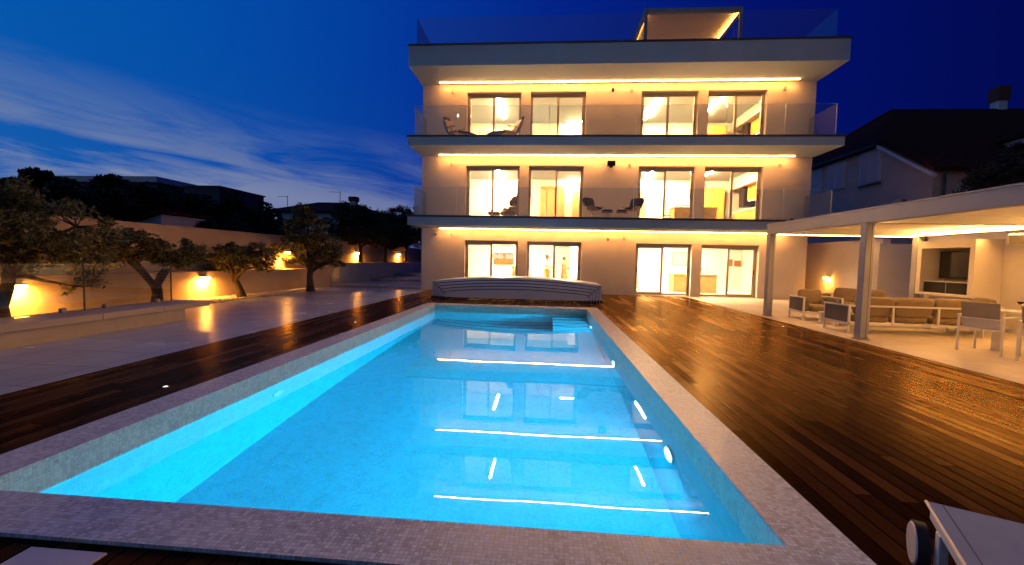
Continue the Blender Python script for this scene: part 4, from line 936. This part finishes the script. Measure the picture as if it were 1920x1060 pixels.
tree('olive_tree', 'wide flat olive tree with split trunk behind the glass fence', -9.85, 10.0, .0, .62, .13,
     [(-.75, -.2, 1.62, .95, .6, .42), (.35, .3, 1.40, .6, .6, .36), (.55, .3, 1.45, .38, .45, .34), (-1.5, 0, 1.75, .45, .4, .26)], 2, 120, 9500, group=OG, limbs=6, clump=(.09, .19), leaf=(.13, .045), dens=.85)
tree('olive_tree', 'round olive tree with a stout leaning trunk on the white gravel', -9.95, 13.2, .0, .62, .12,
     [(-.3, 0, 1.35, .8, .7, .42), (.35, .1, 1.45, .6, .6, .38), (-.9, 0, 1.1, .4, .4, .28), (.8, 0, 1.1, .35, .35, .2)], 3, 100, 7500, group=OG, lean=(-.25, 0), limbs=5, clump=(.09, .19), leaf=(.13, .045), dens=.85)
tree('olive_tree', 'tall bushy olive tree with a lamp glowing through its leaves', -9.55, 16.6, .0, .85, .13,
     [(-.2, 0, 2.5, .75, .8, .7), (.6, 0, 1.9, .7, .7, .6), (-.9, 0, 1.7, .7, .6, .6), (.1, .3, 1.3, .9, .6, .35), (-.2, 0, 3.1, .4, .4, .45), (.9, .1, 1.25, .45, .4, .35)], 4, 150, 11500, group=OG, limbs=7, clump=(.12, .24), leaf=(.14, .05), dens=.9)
PG = 'evergreen trees in the raised planter'
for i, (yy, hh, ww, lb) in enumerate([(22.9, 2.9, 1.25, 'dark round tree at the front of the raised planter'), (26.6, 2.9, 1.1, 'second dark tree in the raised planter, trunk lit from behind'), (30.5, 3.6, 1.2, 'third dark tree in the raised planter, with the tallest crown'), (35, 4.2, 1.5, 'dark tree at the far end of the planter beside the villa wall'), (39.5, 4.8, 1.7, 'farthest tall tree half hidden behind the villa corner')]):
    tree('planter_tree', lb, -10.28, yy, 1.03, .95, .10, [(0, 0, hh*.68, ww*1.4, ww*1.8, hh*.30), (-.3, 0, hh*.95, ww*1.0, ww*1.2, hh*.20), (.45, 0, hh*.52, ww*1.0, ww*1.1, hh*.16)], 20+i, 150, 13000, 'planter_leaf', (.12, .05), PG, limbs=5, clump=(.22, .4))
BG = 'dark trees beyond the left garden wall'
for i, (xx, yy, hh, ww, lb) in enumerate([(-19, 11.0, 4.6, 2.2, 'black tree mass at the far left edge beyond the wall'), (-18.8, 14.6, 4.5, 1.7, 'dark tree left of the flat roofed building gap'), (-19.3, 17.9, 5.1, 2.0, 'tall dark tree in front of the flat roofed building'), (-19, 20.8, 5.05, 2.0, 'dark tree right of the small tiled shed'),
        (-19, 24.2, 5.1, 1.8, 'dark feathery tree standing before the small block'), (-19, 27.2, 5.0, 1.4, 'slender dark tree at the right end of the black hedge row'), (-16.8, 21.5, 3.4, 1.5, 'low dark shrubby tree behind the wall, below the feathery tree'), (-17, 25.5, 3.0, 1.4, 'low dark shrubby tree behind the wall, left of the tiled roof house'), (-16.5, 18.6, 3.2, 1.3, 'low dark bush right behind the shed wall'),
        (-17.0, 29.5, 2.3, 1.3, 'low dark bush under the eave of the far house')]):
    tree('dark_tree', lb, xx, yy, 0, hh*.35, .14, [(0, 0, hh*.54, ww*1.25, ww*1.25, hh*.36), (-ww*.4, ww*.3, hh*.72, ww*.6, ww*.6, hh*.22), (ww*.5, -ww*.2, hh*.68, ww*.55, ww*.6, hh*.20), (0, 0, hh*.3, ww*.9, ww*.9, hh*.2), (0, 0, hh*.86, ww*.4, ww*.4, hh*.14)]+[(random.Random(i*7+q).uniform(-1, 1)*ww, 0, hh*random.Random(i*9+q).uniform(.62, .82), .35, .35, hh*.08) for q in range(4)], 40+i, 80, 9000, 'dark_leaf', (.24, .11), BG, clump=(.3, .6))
tree('dark_tree', 'dark spiky leaved tree at the right edge beside the chimney', 16.9, 16.6, 0, 3.2, .16, [(0, 0, 4.6, 1.3, 1.3, .9), (.6, 0, 5.5, 1.1, 1.1, .8), (-.9, 0, 4.0, .9, .9, .5), (1.2, -.6, 6.1, .9, .9, .7)], 61, 90, 9000, 'palm_leaf', (.32, .04), None, clump=(.3, .55))
tree('creeper', 'dark creeper sprawling behind the pergola beam', 15.6, 17.6, 0, 3.0, .08, [(0, 0, 3.9, 1.2, .5, .25), (1.0, -.6, 4.3, 1.0, .5, .35)], 62, 40, 3500, 'dark_leaf', (.16, .07), None, clump=(.2, .35), cat='climber')

# ------------------------------------------------------------------ buildings beyond
def hip_roof(m, x0_, x1_, y0_, y1_, ze, zr, inset):
    ym = (y0_+y1_)/2; A = [(x0_, y0_, ze), (x1_, y0_, ze), (x1_, y1_, ze), (x0_, y1_, ze)]; r0, r1 = (x0_+inset, ym, zr), (x1_-inset, ym, zr)
    m.poly([A[0], A[1], r1, r0]); m.poly([A[1], A[2], r1]); m.poly([A[2], A[3], r0, r1]); m.poly([A[3], A[0], r0]); m.poly(A[::-1])
lh = thing('far_house', 'pale far house with low tiled roof, chimney and shutters', 'house', (-22.5, 42, 0)); o = (-22.5, 42, 0)
MB().box(-26.6, -18.2, 40.8, 47, 0, 5.72).build('wall', 'far_white', lh, o)
m = MB(); hip_roof(m, -28.0, -16.9, 39.8, 48, 5.75, 7.15, 3.6); rf = m.build('roof', 'roof_tile', lh, o)
MB().box(-19.95, -19.35, 41.9, 42.5, 6.0, 7.05).build('chimney', 'far_white', rf, o); MB().box(-20.05, -19.25, 41.8, 42.6, 7.051, 7.5).build('chimney_pot', 'brick_red', rf, o)
for (a, b) in ((-26.2, -25.3), (-23.9, -23.1)):
    MB().box(a, b, 40.74, 40.799, 3.6, 5.3).build('shutter', 'shutter', lh, o)
MB().box(-25.25, -23.95, 40.76, 40.799, 3.5, 5.3).build('door_opening', 'black', lh, o)
for (x, z0_, zt_, lb) in ((-26.1, 5.5, 7.4, 'left television aerial on the far house roof'), (-20.6, 6.3, 7.9, 'right television aerial beside the far house chimney')):
    t = thing('aerial', lb, 'aerial', (x, 41.2, z0_)); MB().tube([(0, 0, 0), (0, 0, zt_-z0_)], .03, 5).build('mast', 'black', t)
    MB().tube([(-1.1, 0, zt_-z0_-.05), (.05, 0, zt_-z0_-.08)], .02, 5).build('boom', 'black', t)
fb = thing('flat_building', 'long dark flat roofed building beyond the trees on the left', 'building', (-67, 63, 0)); o = (-67, 63, 0)
MB().box(-80, -58.6, 60, 72, 0, 11.9).build('wall', 'far_dark', fb, o); MB().box(-80.5, -58.2, 59.6, 72.4, 11.902, 12.75).build('roof', 'far_white', fb, o)
MB().box(-73.8, -71.6, 59.9, 59.998, 9.6, 11.2).build('window', 'far_white', fb, o)
fb = thing('block_building', 'small dark cubic block right of the long flat building', 'building', (-51, 63, 0)); o = (-51, 63, 0)
MB().box(-54.2, -48.6, 60, 70, 0, 11.3).build('wall', 'far_dark', fb, o); MB().box(-54.4, -48.4, 59.8, 70.2, 11.302, 11.5).build('roof', 'cap', fb, o)
sh = thing('shed', 'small white shed with terracotta tiled roof behind the garden wall', 'shed', (-16.7, 17, 0)); o = (-16.7, 17, 0)
MB().prism([(-19.2, 0), (-15.75, 0), (-15.75, 3.0), (-19.2, 1.9)], 'y', 16.3, 18.6).build('wall', 'far_white', sh, o)
MB().prism([(-19.6, 1.82), (-15.6, 3.06), (-15.6, 3.18), (-19.6, 1.96)], 'y', 16.0, 18.9).build('roof', 'roof_tile', sh, o)
# neighbour on the right
nh = thing('neighbour_house', 'large old house with steep tiled roof and white shutters on the right', 'house', (20, 24, 0)); o = (20, 24, 0)
m = MB(); m.prism([(19.8, 0), (34, 0), (34, 7.5), (22.7, 7.5), (19.8, 5.68)], 'x', 16.5, 16.8); m.box(16.8, 30, 19.8, 20.1, 0, 5.68); m.build('wall', 'far_wall', nh, o)
m = MB()
rp = [[(16.15, 22.6, 7.62), (16.15, 32, 7.62), (19.9, 27, 10.6)], [(16.15, 22.6, 7.62), (16.15, 19.4, 5.62), (31, 19.4, 5.62), (31, 27, 10.6), (19.9, 27, 10.6)], [(16.15, 32, 7.62), (31, 34.5, 5.62), (31, 27, 10.6), (19.9, 27, 10.6)]]
for q in rp: m.poly(q)
ro = m.build('roof', 'roof_tile', nh, o); sd = ro.modifiers.new('Solid', 'SOLIDIFY'); sd.thickness = .16; sd.offset = -1
MB().prism([(19.4, 5.5), (22.6, 7.5), (22.6, 7.35), (19.4, 5.34)], 'x', 16.13, 16.3).build('bargeboard', 'shutter', nh, o)
MB().tube([(16.18, 22.65, 7.55), (16.18, 32, 7.55)], .08, 8).build('gutter', 'far_dark', nh, o)
MB().tube([(16.8, 19.62, 5.5), (16.8, 19.62, .2)], .06, 8).build('downpipe', 'far_dark', nh, o)
MB().prism([(20.6, 6.35), (22.5, 7.70), (22.5, 7.80), (20.6, 6.45)], 'x', 18.6, 20.7).build('solar_panel', 'solar', nh, o)
for (y0_, y1_, z0_, z1_) in [(22.75, 24.05, 5.87, 7.35), (25.3, 26.6, 5.95, 7.3), (27.3, 28.4, 5.98, 7.3)]:
    m = MB(); m.box(16.42, 16.498, y0_-.08, y1_+.08, z0_-.08, z1_+.08); wf = m.build('window_frame', 'shutter', nh, o)
    ym = (y0_+y1_)/2
    for a, b in ((y0_, ym-.02), (ym+.02, y1_)):
        m = MB(); m.box(16.40, 16.419, a, a+.07, z0_, z1_); m.box(16.40, 16.419, b-.07, b, z0_, z1_)
        z = z0_
        while z < z1_-.03: m.box(16.385, 16.415, a+.07, b-.07, z, z+.035); z += .09
        m.build('shutter', 'shutter', wf, o)
MB().box(16.40, 16.5, 22.66, 24.15, 5.66, 5.72).build('sill', 'far_dark', nh, o)
MB().box(25.5, 25.95, 26.75, 27.25, 9.8, 11.15).build('chimney', 'far_white', ro, o); MB().box(25.42, 26.03, 26.68, 27.32, 11.151, 11.95).build('chimney_pot', 'brick_red', ro, o)
dm = MB(); dm.prism([(20.9, 7.0), (23.6, 7.0), (23.6, 8.2), (20.9, 7.3)], 'y', 21.4, 24.5); dm.build('dormer', 'far_white', ro, o)
MB().prism([(20.6, 7.32), (23.9, 8.35), (23.9, 8.5), (20.6, 7.45)], 'y', 21.1, 24.9).build('dormer_roof', 'roof_tile', ro, o)

# ------------------------------------------------------------------ lounge furniture
def seat(name, lb, cat, W_, Dp, loc, rz, n, group, arms=True):
    "frame sofa, front towards -y in local space, origin at its centre on the floor"
    t = thing(name, lb, cat, loc, rz, group); hw, hd = W_/2, Dp/2; T_ = .038
    m = MB()
    m.box(-hw+T_, hw-T_, -hd, -hd+T_, .20, .245); m.box(-hw+T_, hw-T_, hd-T_, hd, .20, .245); m.box(-hw, -hw+T_, -hd+T_, hd-T_, .20, .245); m.box(hw-T_, hw, -hd+T_, hd-T_, .20, .245)
    m.box(-hw+T_, hw-T_, hd-T_, hd, .60, .635)
    for k in range(1, n): xx = -hw+W_*k/n; m.box(xx-T_/2, xx+T_/2, hd-T_+.002, hd-.002, .2455, .5995)
    for s_ in (-1, 1): a, b = (-hw, -hw+T_) if s_ < 0 else (hw-T_, hw); m.box(a, b, -hd, hd, .60, .635)
    m.build('frame', 'white_metal', t)
    for sx in (-1, 1):
        for sy in (-1, 1):
            a, b = (-hw, -hw+T_) if sx < 0 else (hw-T_, hw); c, d = (-hd, -hd+T_) if sy < 0 else (hd-T_, hd)
            MB().box(a, b, c, d, 0.003, .1995).build('leg', 'white_metal', t); MB().box(a, b, c, d, .2455, .5995).build('upright', 'white_metal', t)
        cx_ = sx*(hw-T_-.06)
        MB().cushion(cx_-.07+sx*.0, cx_+.07, -hd+.03, hd-.2, .24, .62).build('arm_cushion', 'grey_fabric', t, smooth=True)
        m = MB(); xo = sx*(hw-.008); m.box(min(xo, xo-sx*.012), max(xo, xo-sx*.012), -hd+T_, hd-T_, .25, .595); m.build('arm_panel', 'grey_fabric', t)
    iw_ = W_-2*(T_+.14)
    for k in range(n):
        a = -iw_/2+iw_*k/n; b = a+iw_/n
        MB().cushion(a+.006, b-.006, -hd+.0, hd-.12, .24, .42).build('seat_cushion', 'taupe', t, smooth=True)
        MB().cushion(a+.01, b-.01, -.075, .075, 0, .42, T=Matrix.Translation((0, hd-.16, .40)) @ Matrix.Rotation(R(-12), 4, 'X')).build('back_cushion', 'taupe', t, smooth=True)
    return t
LG = 'outdoor lounge seats under the pergola'
seat('armchair', 'single taupe armchair with white frame nearest the villa end of the pergola', 'armchair', .95, .85, (7.42, 12.25, 0), R(-6), 1, LG)
seat('sofa', 'three seat taupe sofa with its white framed back to the pool', 'sofa', 2.75, .85, (8.0, 10.18, 0), R(180), 3, LG)
seat('sofa', 'taupe two seat sofa against the back wall, facing the pool', 'sofa', 1.7, .85, (9.1, 13.3, 0), R(-62), 2, LG)
seat('armchair', 'taupe armchair in front of the media niche, behind the dining chairs', 'armchair', .9, .85, (9.75, 10.6, 0), R(-100), 1, LG)
ct = thing('coffee_table', 'low white coffee table between the sofa and armchair', 'table', (8.2, 11.25, 0))
MB().box(-1.1, 1.1, -.32, .32, .27, .30, .005).build('top', 'white_metal', ct)
for sx in (-1.04, 1.04):
    for sy in (-.26, .26): MB().box(sx-.05, sx+.05, sy-.05, sy+.05, .003, .2695).build('leg', 'white_metal', ct)
def sling_chair(lb, loc, rz):
    "dining armchair, back towards +y"
    t = thing('dining_armchair', lb, 'dining chair', loc, rz, 'white framed dining armchairs under the pergola')
    T_ = .018
    for sx in (-1, 1):
        x = .29*sx
        for (yy) in (-.25, .27): MB().tube([(x, yy, .012), (x, yy, .64)], T_, 8).build('leg', 'white_metal', t)
        MB().box(x-.022, x+.022, -.30, .30, .641, .662, .006).build('armrest', 'white_metal', t)
        for yy in (-.25, .27): MB().tube([(x, yy, .003), (x, yy, .012)], .02, 8).build('foot', 'alu', t)
    m = MB(); m.box(-.27, .27, -.27, -.24, .40, .43); m.box(-.27, .27, .21, .24, .40, .43); m.box(-.27, .27, .26, .285, .60, .63); m.build('rail', 'white_metal', t)
    MB().cushion(-.25, .25, -.26, .24, .43, .455).build('seat', 'sling', t)
    MB().box(-.245, .245, -.008, .008, 0, .17, .004, T=Matrix.Translation((0, .24, .44)) @ Matrix.Rotation(R(-10), 4, 'X')).build('lower_back', 'sling', t)
    MB().box(-.25, .25, -.014, .014, .17, .46, .006, T=Matrix.Translation((0, .24, .44)) @ Matrix.Rotation(R(-10), 4, 'X')).build('backrest', 'sling_dark', t)
sling_chair('grey sling dining chair at the left end of the table, back to the pool', (7.88, 8.12, 0), R(112)); sling_chair('grey sling dining chair cut by the right picture edge', (7.98, 7.2, 0), R(100))
dt = thing('dining_table', 'white rectangular dining table at the right picture edge', 'dining table', (9.3, 7.6, 0))
MB().box(-1.2, 1.2, -.5, .75, .72, .75, .005).build('top', 'white_metal', dt)
for sx in (-1.13, 1.13):
    for sy in (-.44, .69): MB().box(sx-.04, sx+.04, sy-.04, sy+.04, .003, .7195).build('leg', 'white_metal', dt)
for (x, y, lb) in ((8.42, 8.18, 'red wine glass on the dining table, left of the pair'), (8.38, 7.97, 'red wine glass on the dining table, right of the pair')):
    g = thing('wine_glass', lb, 'wine glass', (x, y, .751), 0, 'wine glasses on the dining table')
    MB().tube([(0, 0, 0), (0, 0, .004), (0, 0, .008), (0, 0, .10)], [.035, .034, .005, .004], 14).build('stem', 'clear_glass', g, smooth=True)
    MB().tube([(0, 0, .10), (0, 0, .115), (0, 0, .14), (0, 0, .17), (0, 0, .21), (0, 0, .24)], [.006, .03, .046, .05, .043, .036], 18, cap=False).build('bowl', 'clear_glass', g, smooth=True)
    MB().tube([(0, 0, .105), (0, 0, .118), (0, 0, .14), (0, 0, .16)], [.005, .027, .042, .046], 18).build('wine', 'wine', g, smooth=True)

# ------------------------------------------------------------------ sun lounger bottom right
sl = thing('sun_lounger', 'white framed sun lounger with grey blue sling and wheels, at the bottom right corner', 'sun lounger', (1.9, 2.17, 0), R(-28)); T_ = .035
# local: +x along the width, -y along the length
m = MB(); m.box(-.0, .035, -1.95, -.02, .24, .30, .006); m.box(.63, .665, -1.95, -.02, .24, .30, .006); m.box(.036, .629, -.055, -.02, .24, .30, .004); m.box(.036, .629, -1.95, -1.915, .24, .30, .004); m.build('frame', 'white_metal', sl)
for (x, y) in ((.0, -.12), (.63, -.12), (0, -1.8), (.63, -1.8)): MB().box(x, x+.035, y-.06, y, .004, .239, .005).build('leg', 'white_metal', sl)
slg = MB().box(-.012, .677, -1.97, .0, .302, .318, .006, 2).build('sling', 'lounger_fabric', sl)
m = MB(); m.tube([(-.012, 0, .314), (-.012, -1.97, .314)], .007, 6); m.tube([(.677, 0, .314), (.677, -1.97, .314)], .007, 6); m.build('piping', 'white_metal', slg, smooth=True)
m = MB()
for x in (.045, .62): m.box(x-.002, x+.002, -1.95, -.012, .3182, .3196)
m.build('seam', 'grey_fabric', slg)
for x, s_ in ((-.055, 1), (.72, -1)):
    MB().tube([(x, -.03, .105), (x+.045*s_, -.03, .105)], .105, 32).build('wheel', 'rubber', sl)
    wcap = MB().tube([(x-.006*s_, -.03, .105), (x-.001*s_, -.03, .105)], [.092, .098], 32).build('hub_cap', 'white_metal', sl)
